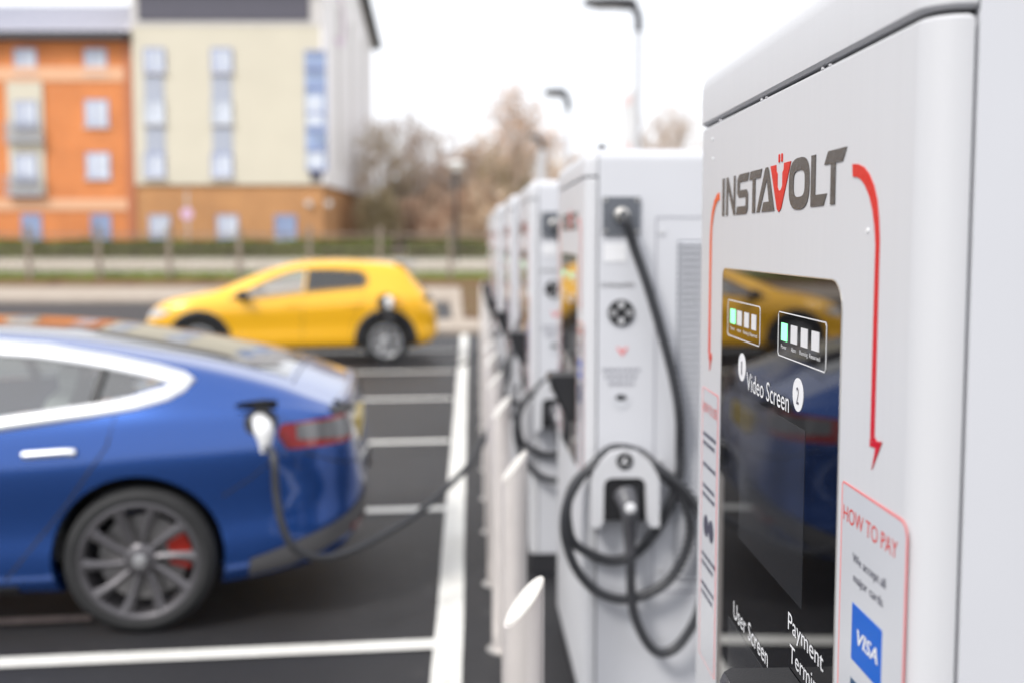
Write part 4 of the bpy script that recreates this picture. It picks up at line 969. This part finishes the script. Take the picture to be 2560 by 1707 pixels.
# ================================================================== BACKGROUND
def brickmat(name, c1_, c2_, mortar, scale=5.):
    m = bpy.data.materials.new(name); m.use_nodes = True; t = m.node_tree; b = t.nodes['Principled BSDF']; b.inputs['Roughness'].default_value = .9
    co = N(t, 'ShaderNodeTexCoord'); mp = N(t, 'ShaderNodeMapping'); mp.inputs['Rotation'].default_value = (rad(90), 0, 0)
    br = N(t, 'ShaderNodeTexBrick'); br.inputs['Color1'].default_value = (*c1_, 1); br.inputs['Color2'].default_value = (*c2_, 1); br.inputs['Mortar'].default_value = (*mortar, 1)
    br.inputs['Scale'].default_value = scale; br.inputs['Mortar Size'].default_value = .012
    ns = N(t, 'ShaderNodeTexNoise'); ns.inputs['Scale'].default_value = .6; ns.inputs['Detail'].default_value = 5
    mx_ = N(t, 'ShaderNodeMixRGB', blend_type='MULTIPLY'); mx_.inputs[0].default_value = .8
    rp = N(t, 'ShaderNodeValToRGB'); rp.color_ramp.elements[0].position = .3; rp.color_ramp.elements[0].color = (.8, .78, .78, 1); rp.color_ramp.elements[1].position = .7; rp.color_ramp.elements[1].color = (1.1, 1.08, 1.0, 1)
    t.links.new(co.outputs['Object'], mp.inputs[0]); t.links.new(mp.outputs[0], br.inputs['Vector']); t.links.new(co.outputs['Object'], ns.inputs['Vector'])
    t.links.new(ns.outputs['Fac'], rp.inputs[0]); t.links.new(br.outputs[0], mx_.inputs[1]); t.links.new(rp.outputs[0], mx_.inputs[2]); t.links.new(mx_.outputs[0], b.inputs['Base Color'])
    return m
M['brick_o'] = brickmat('orange brick', (.63, .205, .066), (.69, .255, .09), (.60, .31, .16))
M['brick_b'] = brickmat('buff brown brick', (.52, .27, .12), (.44, .21, .09), (.56, .37, .20))
M['band_o'] = mat('pale brick band', (.72, .42, .26), .85)
M['pier'] = mat('pier brick', (.45, .17, .09), .9)
M['cream'] = mat('cream render', (.60, .56, .46), .85, var=.03, vscale=.5)
M['pale'] = mat('pale trim', (.58, .56, .55), .8)
M['gable'] = mat('white gable cladding', (.88, .86, .88), .6, var=.04, vscale=.3)
M['dpanel'] = mat('dark grey cladding', (.085, .082, .108), .6)
M['roof'] = mat('standing seam roof', (.58, .55, .61), .45, metal=.1)
M['gutter'] = mat('dark fascia', (.045, .045, .05), .5)
M['bglass'] = mat('window glass', (.56, .60, .68), .06, spec=.6, coat=.6, var=.15, vscale=.8)
M['bglass_b'] = mat('blue window glass', (.24, .31, .48), .06, spec=.6, coat=.5, var=.3, vscale=1.2)
M['bframe'] = mat('blue window frame', (.24, .28, .50), .5)
M['spandrel'] = mat('grey spandrel', (.38, .41, .49), .5)
M['wood'] = mat('weathered timber', (.24, .195, .16), .85, var=.25, vscale=5)
M['white_post'] = mat('pale lamp column', (.52, .52, .54), .4)
M['lamp_dark'] = mat('dark lamp head', (.035, .035, .04), .5)
M['blush'] = mat('pale blush print', (.80, .62, .60), .5)
M['purple'] = mat('purple sign', (.35, .18, .42), .5)
M['lilac'] = mat('lilac lettering', (.62, .42, .60), .5)

D = 54.0
k_ = 1.0884
def bw(px, py, d=D): p = at(px * k_, py * k_, d); return p.x, p.z     # pixels of the overview picture
hotel = empty('hotel_building', (bw(300, 555)[0], D, 1.0)); tag(hotel, 'hotel of orange brick and cream render with grey roofs behind the hedge', 'building')
HO = Vector(hotel.location)
def hp_(name, bm, m, parent=None, smooth=False):
    off = HO
    for v in bm.verts: v.co -= off
    return link(name, bm, M[m], parent or hotel, smooth)
def wallbox(bm, a, b, y0, y1): box(bm, (min(a[0], b[0]), y0, min(a[1], b[1])), (max(a[0], b[0]), y1, max(a[1], b[1])))
ZG = .9
def window(a, b, y, frame='bframe', glass='bglass', mull=True):   # a,b = overview pixels
    (x0, z1), (x1, z0) = bw(*a), bw(*b); fw = .06; bm = bmesh.new()
    box(bm, (x0, y - .05, z0), (x0 + fw, y + .04, z1)); box(bm, (x1 - fw, y - .05, z0), (x1, y + .04, z1)); box(bm, (x0 + fw, y - .05, z1 - fw), (x1 - fw, y + .04, z1)); box(bm, (x0 + fw, y - .05, z0), (x1 - fw, y + .04, z0 + fw))
    if mull: xm = x0 + (x1 - x0) * .38; box(bm, (xm - .03, y - .045, z0 + fw), (xm + .03, y + .03, z1 - fw))
    w_ = hp_('window', bm, frame)
    bm = bmesh.new(); box(bm, (x0 + fw, y - .02, z0 + fw), (x1 - fw, y + .02, z1 - fw)); hp_('pane', bm, glass, w_)
    bm = bmesh.new(); box(bm, (x0 - .08, y - .12, z0 - .09), (x1 + .08, y + .02, z0 - .003)); hp_('sill', bm, 'pale', w_)
    return w_
xc, _ = bw(302, 0); xr, _ = bw(735, 0); xl, _ = bw(-520, 0)
zcr = bw(0, 425)[1]; zpt = bw(0, 60)[1]
# orange wing, with its bands and pier
y_w = D + .25
bm = bmesh.new(); box(bm, (xl, y_w, ZG), (xc - .001, y_w + 12, bw(0, 84)[1])); hp_('brick_wing', bm, 'brick_o')
for a, b in ((153, 186), (457, 484)):
    bm = bmesh.new(); box(bm, (xl, y_w - .06, bw(0, b)[1]), (xc - .15, y_w - .003, bw(0, a)[1])); hp_('brick_band', bm, 'band_o')
bm = bmesh.new(); box(bm, (xc - .55, y_w - .12, ZG), (xc - .12, y_w - .063, bw(0, 95)[1])); hp_('corner_pier', bm, 'pier')
ze = bw(0, 90)[1]
bm = bmesh.new(); box(bm, (xl, y_w - .7, bw(0, 93)[1]), (xc - .2, y_w - .01, bw(0, 76)[1])); hp_('gutter', bm, 'gutter')
bm = bmesh.new(); z1 = bw(0, 76)[1]; prism(bm, [(xl, y_w - .75, z1 + .005), (xl, y_w + 6, z1 + 2.75), (xl, y_w + 12.5, z1 + .3), (xl, y_w + 12.5, z1 + .005)], (xc - xl - .1, 0, 0))
x = xl + .3
rf_ = hp_('wing_roof', bm, 'roof')
bm = bmesh.new()
while x < xc - .3:
    prism(bm, [(x, y_w - .74, z1 + .01), (x, y_w + 6, z1 + 2.76), (x, y_w + 6, z1 + 2.84), (x, y_w - .74, z1 + .09)], (.06, 0, 0)); x += .45
hp_('roof_seams', bm, 'spandrel', rf_)
# wing windows
for cx in (-430, -270, -108, 53, 215): window((cx - 27, 110), (cx + 27, 168), y_w)
for cx in (218, -270): window((cx - 28, 228), (cx + 28, 290), y_w); window((cx - 25, 350), (cx + 32, 410), y_w)
for cx in (-420, -258, -95, 68, 228): window((cx - 24, 492), (cx + 24, 550), y_w, glass='bglass_b')
for cx in (55, -108, -430):
    bm = bmesh.new(); (x0, z1_), (x1, z0_) = bw(cx - 45, 188), bw(cx + 47, 452); box(bm, (x0, y_w - .09, z0_), (x1, y_w - .063, z1_)); hp_('render_panel', bm, 'cream')
    for wy in (262, 385):
        window((cx - 25, wy - 30), (cx + 28, wy + 30), y_w - .12)
        bm = bmesh.new(); (x0, z1_), (x1, z0_) = bw(cx - 42, wy + 22), bw(cx + 44, wy + 62)
        q = x0
        while q < x1: box(bm, (q, y_w - .42, z0_), (q + .04, y_w - .38, z1_)); q += .13
        box(bm, (x0, y_w - .44, z1_), (x1, y_w - .36, z1_ + .06)); box(bm, (x0, y_w - .46, z0_ - .08), (x1, y_w - .13, z0_)); hp_('balcony', bm, 'spandrel')
# cream block
DB = at(850 * k_, 300, 1).x; depth = 18.5
ztop = 15.4
bm = bmesh.new(); box(bm, (xc, D, ZG), (xr, D + depth, zcr)); hp_('brick_base', bm, 'brick_b')
bm = bmesh.new(); box(bm, (xc, D - .15, zcr), (xr + .04, D + depth, ztop)); hp_('render_wall', bm, 'cream')
bm = bmesh.new(); prism(bm, [(xr + .04, D - .15, zcr + .01), (xr + .04, D + depth + .02, zcr + .01), (xr + .04, D + depth + .02, ztop), (xr + .04, D + depth / 2, 18.5), (xr + .04, D - .15, ztop)], (.12, 0, 0)); hp_('gable_wall', bm, 'gable')
for yy in (4.2, 8.6, 13.5):
    bm = bmesh.new(); box(bm, (xr + .165, D + yy, zcr + 1.2), (xr + .20, D + yy + .9, ztop - .5)); hp_('gable_strip', bm, 'pale')
bm = bmesh.new(); box(bm, (xc, D - .19, bw(0, 62)[1]), (xr + .1, D - .153, bw(0, 52)[1])); box(bm, (xc, D - .19, bw(0, 52)[1] + .001), (bw(318, 0)[0], D - .153, ztop)); box(bm, (bw(714, 0)[0], D - .19, bw(0, 52)[1] + .001), (xr + .1, D - .153, ztop)); hp_('fascia_trim', bm, 'pale')
(xa, _), (xb, _) = bw(320, 0), bw(712, 0); bm = bmesh.new(); box(bm, (xa, D - .24, bw(0, 51)[1] + .02), (xb, D - .195, ztop - .3)); hp_('dark_cladding', bm, 'dpanel')
bm = bmesh.new(); rp_ = [(D - .9, ztop - .15), (D + depth / 2, 18.7), (D + depth + .9, ztop - .15), (D + depth + .9, ztop + .15), (D + depth / 2, 19.05), (D - .9, ztop + .15)]
prism(bm, [(xc - .3, y, z) for y, z in rp_], (xr + .75 - xc + .3, 0, 0)); hp_('main_roof', bm, 'gutter')
for cx in (358, 512):
    bm = bmesh.new(); (x0, z1_), (x1, z0_) = bw(cx - 26, 112), bw(cx + 26, 412); box(bm, (x0, D - .19, z0_), (x1, D - .153, z1_)); hp_('window_surround', bm, 'spandrel')
    for wy in (140, 258, 380): window((cx - 24, wy - 26), (cx + 24, wy + 28), D - .22, frame='spandrel' if wy == 258 else 'bframe')
(x0, z1_), (x1, z0_) = bw(702, 122), bw(742, 392); bm = bmesh.new(); box(bm, (x0, D - .26, z0_), (xr + .30, D - .195, z1_)); cs = hp_('corner_glazing', bm, 'bglass_b')
for q in (122, 160, 205, 262, 300, 345, 392): bm = bmesh.new(); z = bw(0, q)[1]; box(bm, (x0, D - .33, z - .05), (xr + .3, D - .263, z + .05)); hp_('glazing_bar', bm, 'bframe', cs)
for qa, qb in ((222, 290), (352, 388)):
    bm = bmesh.new(); box(bm, (x0 + .08, D - .29, bw(0, qb)[1]), (xr + .12, D - .264, bw(0, qa)[1])); hp_('pane', bm, 'bglass', cs)
bm = bmesh.new(); box(bm, (x0 + .2, D - .2, bw(0, 418)[1]), (xr, D - .155, bw(0, 393)[1])); hp_('vent_panel', bm, 'dpanel')
for cx, g in ((366, 'bglass'), (522, 'bglass'), (655, 'bglass_b')): window((cx - 24, 494), (cx + 26, 549), D - .0, glass=g)
for px in (711, 765):
    x, z = bw(px, 469); bm = bmesh.new(); lathe(bm, [(.05, D - .3), (.16, D - .28), (.16, D - .05), (.05, D - .01)], 14, 'y', (x if px < 735 else xr + .35, 0, z)); hp_('wall_light', bm, 'white_post' if False else 'pale')
# crescent sign high on the gable
bm = bmesh.new(); n = 20; cy, cz = D + 4.6, 14.2; R1 = 1.5
o_ = [(cy + R1 * math.cos(rad(a)), cz + R1 * math.sin(rad(a))) for a in range(-130, 131, 13)]; i_ = [(cy + .5 + R1 * .82 * math.cos(rad(a)), cz + R1 * .82 * math.sin(rad(a))) for a in range(-118, 119, 13)]
for k in range(min(len(o_), len(i_)) - 1): prism(bm, [(xr + .17, *o_[k]), (xr + .17, *o_[k + 1]), (xr + .17, *i_[min(k + 1, len(i_) - 1)]), (xr + .17, *i_[min(k, len(i_) - 1)])], (.06, 0, 0))
hp_('gable_sign', bm, 'lilac')

# hedge: two clipped lengths
def leafball(bm, c, r, n, s, R):
    for _ in range(n):
        while True:
            v = Vector((R.uniform(-1, 1), R.uniform(-1, 1), R.uniform(-1, 1)))
            if .25 < v.length < 1: break
        p = Vector(c) + Vector((v.x * r[0], v.y * r[1], v.z * r[2])); a = Vector((R.gauss(0, 1), R.gauss(0, 1), R.gauss(0, 1))).normalized(); b = a.orthogonal().normalized(); q = s * R.uniform(.6, 1.3)
        poly(bm, [p - a * q, p + b * q * .6, p + a * q, p - b * q * .6])
def leafmat(name, cols):
    m = bpy.data.materials.new(name); m.use_nodes = True; t = m.node_tree; b = t.nodes['Principled BSDF']; b.inputs['Roughness'].default_value = .7; b.inputs['Specular IOR Level'].default_value = .2
    co = N(t, 'ShaderNodeTexCoord'); ns = N(t, 'ShaderNodeTexNoise'); ns.inputs['Scale'].default_value = .9; ns.inputs['Detail'].default_value = 6
    g = N(t, 'ShaderNodeNewGeometry'); ad = N(t, 'ShaderNodeMath', operation='ADD'); ml = N(t, 'ShaderNodeMath', operation='MULTIPLY'); ml.inputs[1].default_value = .35
    rp = N(t, 'ShaderNodeValToRGB'); el = rp.color_ramp.elements
    while len(el) < len(cols): el.new(.5)
    for i, c in enumerate(cols): el[i].position = .4 + .6 * i / (len(cols) - 1); el[i].color = (*c, 1)
    t.links.new(g.outputs['Random Per Island'], ml.inputs[0]); t.links.new(ns.outputs['Fac'], ad.inputs[0]); t.links.new(ml.outputs[0], ad.inputs[1]); t.links.new(co.outputs['Object'], ns.inputs['Vector'])
    t.links.new(ad.outputs[0], rp.inputs[0]); t.links.new(rp.outputs[0], b.inputs['Base Color']); return m
M['hedge'] = leafmat('hedge leaves', [(.060, .075, .022), (.12, .15, .035), (.19, .24, .05)])
M['twig'] = leafmat('bare twigs', [(0000.386, 0000.295, 0000.228), (0000.528, 0000.416, 0000.335), (0000.629, 0000.517, 0000.437)])
M['russet'] = leafmat('russet leaves', [(0000.466, 0000.274, 0000.183), (0000.608, 0000.416, 0000.295), (0000.670, 0000.528, 0000.407)])
M['olive'] = leafmat('dull olive leaves', [(0000.224, 0000.177, 0000.096), (0000.365, 0000.295, 0000.172), (0000.507, 0000.426, 0000.284)])
M['sandy'] = leafmat('sandy dead leaves', [(0000.528, 0000.365, 0000.244), (0000.649, 0000.487, 0000.345), (0000.671, 0000.589, 0000.446)])
M['bark'] = mat('bark', (.16, .12, .095), .9, var=.3, vscale=8)
def hedge(x0, x1, y, z0, z1, label):
    Rr = random.Random(int(x0 * 10)); bm = bmesh.new()
    ar = (x1 - x0)
    box(bm, (x0 + .15, y + .15, z0), (x1 - .15, y + .75, z1 - .12))
    for _ in range(int(ar * 330)):
        f = Rr.random(); x = Rr.uniform(x0, x1)
        p = Vector((x, y + Rr.uniform(-.04, .14), Rr.uniform(z0, z1))) if f < .6 else Vector((x, Rr.uniform(y, y + .9), z1 - .05 + .05 * math.sin(x * 1.7) + Rr.uniform(-.1, .08)))
        a = Vector((Rr.gauss(0, 1), Rr.gauss(0, 1), Rr.gauss(0, 1))).normalized(); b = a.orthogonal(); q = Rr.uniform(.04, .09); poly(bm, [p - a * q, p + b * q * .6, p + a * q, p - b * q * .6])
    o = link('hedge', bm, M['hedge']); tag(o, label, 'hedge')
hedge(-31, -5.9, 50.6, .95, 1.83, 'long clipped green hedge below the hotel windows')
hedge(-5.3, 12, 50.6, .95, 1.80, 'clipped green hedge running on behind the yellow car to the chargers')
# timber fence: posts, rails and thin wires
FY = 38.45
fence = empty('timber_fence', (0, FY, .4)); tag(fence, 'long timber post and rail fence with thin wires along the grass bank', 'fence')
for i in range(-7, 10):
    px = 65 + 161.5 * i; x = at(px * k_, 600, FY).x; bm = bmesh.new(); box(bm, (x - .075, -.07, -.05), (x + .075, .07, 1.9)); prism(bm, [(x - .08, -.075, 1.9), (x + .08, -.075, 1.9), (x, -.075, 1.96)], (0, .15, 0)); link('post', bm, M['wood'], fence)
for z in (.42, 1.05, 1.62):
    bm = bmesh.new(); box(bm, (-29, .075, z - .03), (8, .11, z + .03)); link('rail', bm, M['wood'], fence)
bm = bmesh.new()
for k in range(10): z = .1 + .18 * k; box(bm, (-29, .112, z - .004), (8, .120, z + .004))
q = -29
while q < 8: box(bm, (q, .121, .05), (q + .012, .127, 1.8)); q += .3
link('wire_mesh', bm, M['wood'], fence)
# low garden wall far behind
o = None; bm = bmesh.new(); (x0, z1_), (x1, z0_) = bw(862, 505, 62), bw(1010, 540, 62); box(bm, (x0, 62, .9), (x1, 62.3, z1_)); tag(link('garden_wall', bm, M['pale']), 'low pale wall in front of the bare trees right of the hotel', 'wall')

# trees
def branch(bm, p, d, l, r, depth, R, tips, droop=0.):
    k = 3; pts = [p]; rr = [r]
    for i in range(k):
        d = (d + Vector((R.gauss(0, .12), R.gauss(0, .12), R.gauss(0, .07)))).normalized(); p = p + d * l / k; pts.append(p); rr.append(r * (1 - .45 * (i + 1) / k))
    tube(bm, pts, rr, 5 if r > .06 else 3, cap=False)
    if depth == 0: tips.append((p, d)); return
    n = R.choice((3, 4, 4)) if depth > 1 else 5
    for i in range(n):
        t = R.uniform(.35, 1); q = pts[0].lerp(pts[-1], t) if t < .98 else p
        j = min(k - 1, int(t * k)); q = pts[j].lerp(pts[j + 1], t * k - j) if t < 1 else p
        a = d.orthogonal().normalized(); a.rotate(Quaternion(d, R.uniform(0, 6.28)))
        nd = (d * .75 + a * R.uniform(.45, .9) + Vector((0, 0, .18))).normalized()
        branch(bm, q, nd, l * R.uniform(.55, .78), max(.011, r * .5), depth - 1, R, tips)
def tree(name, x, y, z, h, seed, leaf, nleaf, spread, label, group, ls=.10, depth=4):
    R = random.Random(seed); root = empty(name, (x, y, z)); tag(root, label, 'tree', group)
    bt, bc = bmesh.new(), bmesh.new(); tips = []
    hh = h * .36; tube(bt, [(0, 0, -.3), (.03, 0, hh * .5), (0, .05, hh), (.05, .03, h * .62), (0, 0, h * .86)], [h * .022, h * .018, h * .015, h * .009, .02], 9)
    n = 13
    for i in range(n):
        zz = hh * .55 + (h * .84 - hh * .55) * i / (n - 1); a = i * 2.4 + R.uniform(-.3, .3); up = .45 + .9 * i / n
        d = Vector((math.cos(a) * spread, math.sin(a) * spread, up)).normalized()
        branch(bc, Vector((0, 0, zz)), d, h * .30 * (1.05 - .55 * i / n), h * .008, depth - 1, R, tips)
    link('trunk', bt, M['bark'], root, True); link('crown', bc, M['twig'], root)
    if nleaf:
        bl = bmesh.new()
        for _ in range(int(nleaf * .6)):
            p, d = R.choice(tips); p = p + Vector((R.gauss(0, .35), R.gauss(0, .35), R.gauss(0, .35))); a = Vector((R.gauss(0, 1), R.gauss(0, 1), R.gauss(0, 1))).normalized(); b = a.orthogonal(); q = ls * R.uniform(.6, 1.4); poly(bl, [p - a * q, p + b * q * .6, p + a * q, p - b * q * .6])
        link('dead_leaves', bl, M[leaf], root)
    return root
def shrub(x, y, z, r, seed, leaf, label, n=2600, s=.09):
    R = random.Random(seed); root = empty('bush', (x, y, z)); tag(root, label, 'bush', 'leafy winter bushes behind the hedge'); bm = bmesh.new()
    for k in range(9):
        c = (R.uniform(-.6, .6) * r[0], R.uniform(-.5, .5) * r[1], r[2] * R.uniform(.35, 1.25)); leafball(bm, c, (r[0] * .5, r[1] * .5, r[2] * R.uniform(.3, .6)), n // 9, s, R)
    link('foliage', bm, M[leaf], root); bm = bmesh.new()
    for k in range(7): a = k * .9; tube(bm, [(0, 0, -.2), (r[0] * .3 * math.cos(a), r[1] * .3 * math.sin(a), r[2] * .7), (r[0] * .6 * math.cos(a), r[1] * .6 * math.sin(a), r[2] * 1.5)], [.08, .05, .015], 5)
    link('stems', bm, M['bark'], root)
def tx(px, Y): return at(px * k_, 606, Y).x
def th(py, Y): return at(0, py * k_, Y).z
TR = [  # overview x, top y, distance, leaf, leaves, spread, label
    (900, 268, 66, 'twig', 500, .6, 'tall bare tree just right of the white hotel gable'),
    (955, 262, 70, 'twig', 300, .5, 'thin bare tree second from the hotel gable'),
    (1000, 300, 74, 'sandy', 500, .7, 'bushy brown bare tree behind the round park lamp'),
    (1060, 318, 68, 'russet', 900, .8, 'broad low brown tree left of the russet one'),
    (1185, 208, 60, 'russet', 1500, .42, 'tallest tree, slender with russet leaves still hanging'),
    (1120, 300, 66, 'sandy', 900, .7, 'sandy brown tree between the round park lamp and the russet tree'),
    (1245, 290, 70, 'russet', 1000, .7, 'brown tree directly behind the farthest street lamp'),
    (1330, 345, 72, 'twig', 300, .7, 'bare tree whose top shows beside the second charger cap'),
    (1560, 232, 64, 'twig', 60, .45, 'sparse upright bare tree rising behind the second charger'),
    (1515, 262, 66, 'twig', 40, .5, 'smaller bare tree beside the sparse upright one behind the second charger'),
    (868, 300, 63, 'olive', 900, .7, 'olive tinted tree touching the edge of the hotel gable'),
    (1150, 330, 72, 'twig', 500, .8, 'grey brown tree low behind the russet one'),
    (1085, 345, 76, 'sandy', 900, .9, 'wide sandy tree far behind the round park lamp'),
    (820, 380, 90, 'twig', 300, .8, 'bare tree hidden behind the hotel gable'),
]
for i, (px, py, Y, lf, nl, sp_, lab) in enumerate(TR):
    zb_ = 1.2; h = (th(py, Y) - zb_) * .90; tree('bare_tree', tx(px, Y), Y, zb_, h * 1.02, 11 + i * 7, lf, nl, sp_, lab, 'bare winter trees behind the hedge')
BS = [(885, 440, 60, 'olive', 'dark olive bush beside the foot of the hotel'), (930, 400, 64, 'olive', 'tall olive bush left of the round park lamp'), (985, 380, 66, 'twig', 'grey brown thicket behind the low pale wall'),
      (955, 425, 61, 'russet', 'low reddish bush between the olive bushes'), (1080, 415, 62, 'russet', 'low rusty bush just right of the round park lamp'), (1140, 410, 61, 'sandy', 'low pale brown bush left of the farthest charger'),
      (1045, 370, 67, 'russet', 'reddish brown bush behind the round park lamp'), (1110, 350, 66, 'sandy', 'sandy bush right of the round park lamp'), (1165, 345, 64, 'olive', 'olive brown bush below the russet tree'),
      (1215, 350, 66, 'russet', 'russet bush behind the farthest charger'), (1275, 360, 68, 'sandy', 'sandy bush hidden behind the charger row'), (1340, 380, 70, 'russet', 'brown bush behind the second charger top')]
for i, (px, py, Y, lf, lab) in enumerate(BS):
    zt_ = th(py, Y); hgt = (zt_ - 1.1); shrub(tx(px, Y), Y, 1.05, (2.1, 1.6, hgt / 1.55), 50 + i, lf, lab, n=3300, s=.10)

# street lamps
def street_lamp(px, headpy, Y, hl, label, hk=1.0, pr=.06):
    x = tx(px, Y); zh = th(headpy, Y); root = empty('street_lamp', (x, Y, 0)); tag(root, label, 'street lamp', 'tall lamps over the car park')
    bm = bmesh.new(); lathe(bm, [(.10, 0), (.10, 1.0), (pr, 1.05), (pr * .8, zh - .45)], 16); link('column', bm, M['white_post'], root, True)
    bm = bmesh.new(); tube(bm, spline([(0, 0, zh - .46), (0, 0, zh - .28), (-.02, 0, zh - .15), (-.10, 0, zh - .02)], 4), [.055 * hk] * 13, 10); link('bracket', bm, M['lamp_dark'], root, True)
    bm = bmesh.new(); rings = []
    for t, hw, h0, h1 in ((0, .05, -.05, .05), (.12, .13, -.055, .07), (.5, .16, -.035, .075), (.9, .13, -.01, .065), (1.0, .07, .0, .055)):
        xx = -.03 - hl * t; rings.append([Vector((xx, -hw * hk, zh + h0 * hk)), Vector((xx, hw * hk, zh + h0 * hk)), Vector((xx, hw * .8 * hk, zh + h1 * hk)), Vector((xx, -hw * .8 * hk, zh + h1 * hk))])
    loft(bm, rings); hd = link('lamp_head', bm, M['lamp_dark'], root)
    bm = bmesh.new(); box(bm, (-.03 - hl * .8, -.09, zh - .055 * hk - .004), (-.03 - hl * .3, .09, zh - .04 * hk)); link('lens', bm, M['white_pl'], hd)
    return root
street_lamp(1462, 11, 18, .92, 'nearest street lamp, its dark head cut by the top of the picture', hk=1.25)
street_lamp(1303, 216, 29.5, .66, 'middle street lamp with dark head against white sky', hk=1.7)
street_lamp(1243, 318, 41, .45, 'farthest street lamp with thick pale column against brown trees', hk=1.7, pr=.21)
# banner sign near the first lamp
x = tx(1453, 18.3); bm = bmesh.new()
bn = empty('banner_flag', (x, 18.4, 0)); tag(bn, 'pale feather banner on a pole beside the nearest street lamp', 'banner')
(xa, za), (xb, zb2) = (at(1552, 222, 18.4).x - x, th(204, 18.4)), (at(1585, 400, 18.4).x - x, th(372, 18.4))
pts = [(xa + .05, 0, zb2), (xb, 0, zb2)] + [(xb, 0, za - .1), (xb - .04, 0, za), ((xa + xb) / 2, 0, za - .05), (xa + .02, 0, za - .3)]
prism(bm, pts, (0, .012, 0)); fl_ = link('flag', bm, M['white_pl'], bn)
bm = bmesh.new()
for z in (za - .32, zb2 + .12): prism(bm, [(xa + .06, -.004, z), (xb - .05, -.004, z + .05), (xb - .05, -.004, z + .22), (xa + .06, -.004, z + .18)], (0, .003, 0))
link('flag_mark', bm, M['blush'], fl_)
bm = bmesh.new(); tube(bm, [(xb + .02, 0, 0), (xb + .02, 0, za + .02)], .018, 8); link('pole', bm, M['white_post'], bn)
# round park lamp
Y = 47.0; x = tx(1048, Y); z = th(377, Y); root = empty('park_lamp', (x, Y, .85)); tag(root, 'low park lamp with wide white disc head in front of brown trees', 'street lamp')
bm = bmesh.new(); lathe(bm, [(.06, 0), (.05, z - .85 - .35)], 12); link('post', bm, M['lamp_dark'], root)
bm = bmesh.new(); lathe(bm, [(.12, z - .85 - .35), (.40, z - .85 - .05), (.46, z - .85), (.40, z - .85 + .09), (.05, z - .85 + .17)], 20); link('lamp_head', bm, M['white_pl'], root, True)
bm = bmesh.new(); lathe(bm, [(.10, z - 1.7), (.16, z - 1.65), (.13, z - 1.21)], 14); link('lamp_collar', bm, M['lamp_dark'], root)
# small purple sign on a post before the hotel
Y = 52; x = tx(432, Y); root = empty('round_sign', (x, Y, 1.0)); tag(root, 'small round purple sign on a thin post before the hotel brick base', 'sign')
bm = bmesh.new(); tube(bm, [(0, 0, 0), (0, 0, th(440, Y) - 1.0)], .05, 8); link('post', bm, M['lamp_dark'] if False else M['white_post'], root)
bm = bmesh.new(); lathe(bm, [(.30, -.10), (.30, -.06)], 20, 'y', (0, 0, th(492, Y) - 1.0)); link('sign_face', bm, M['lilac'], root)
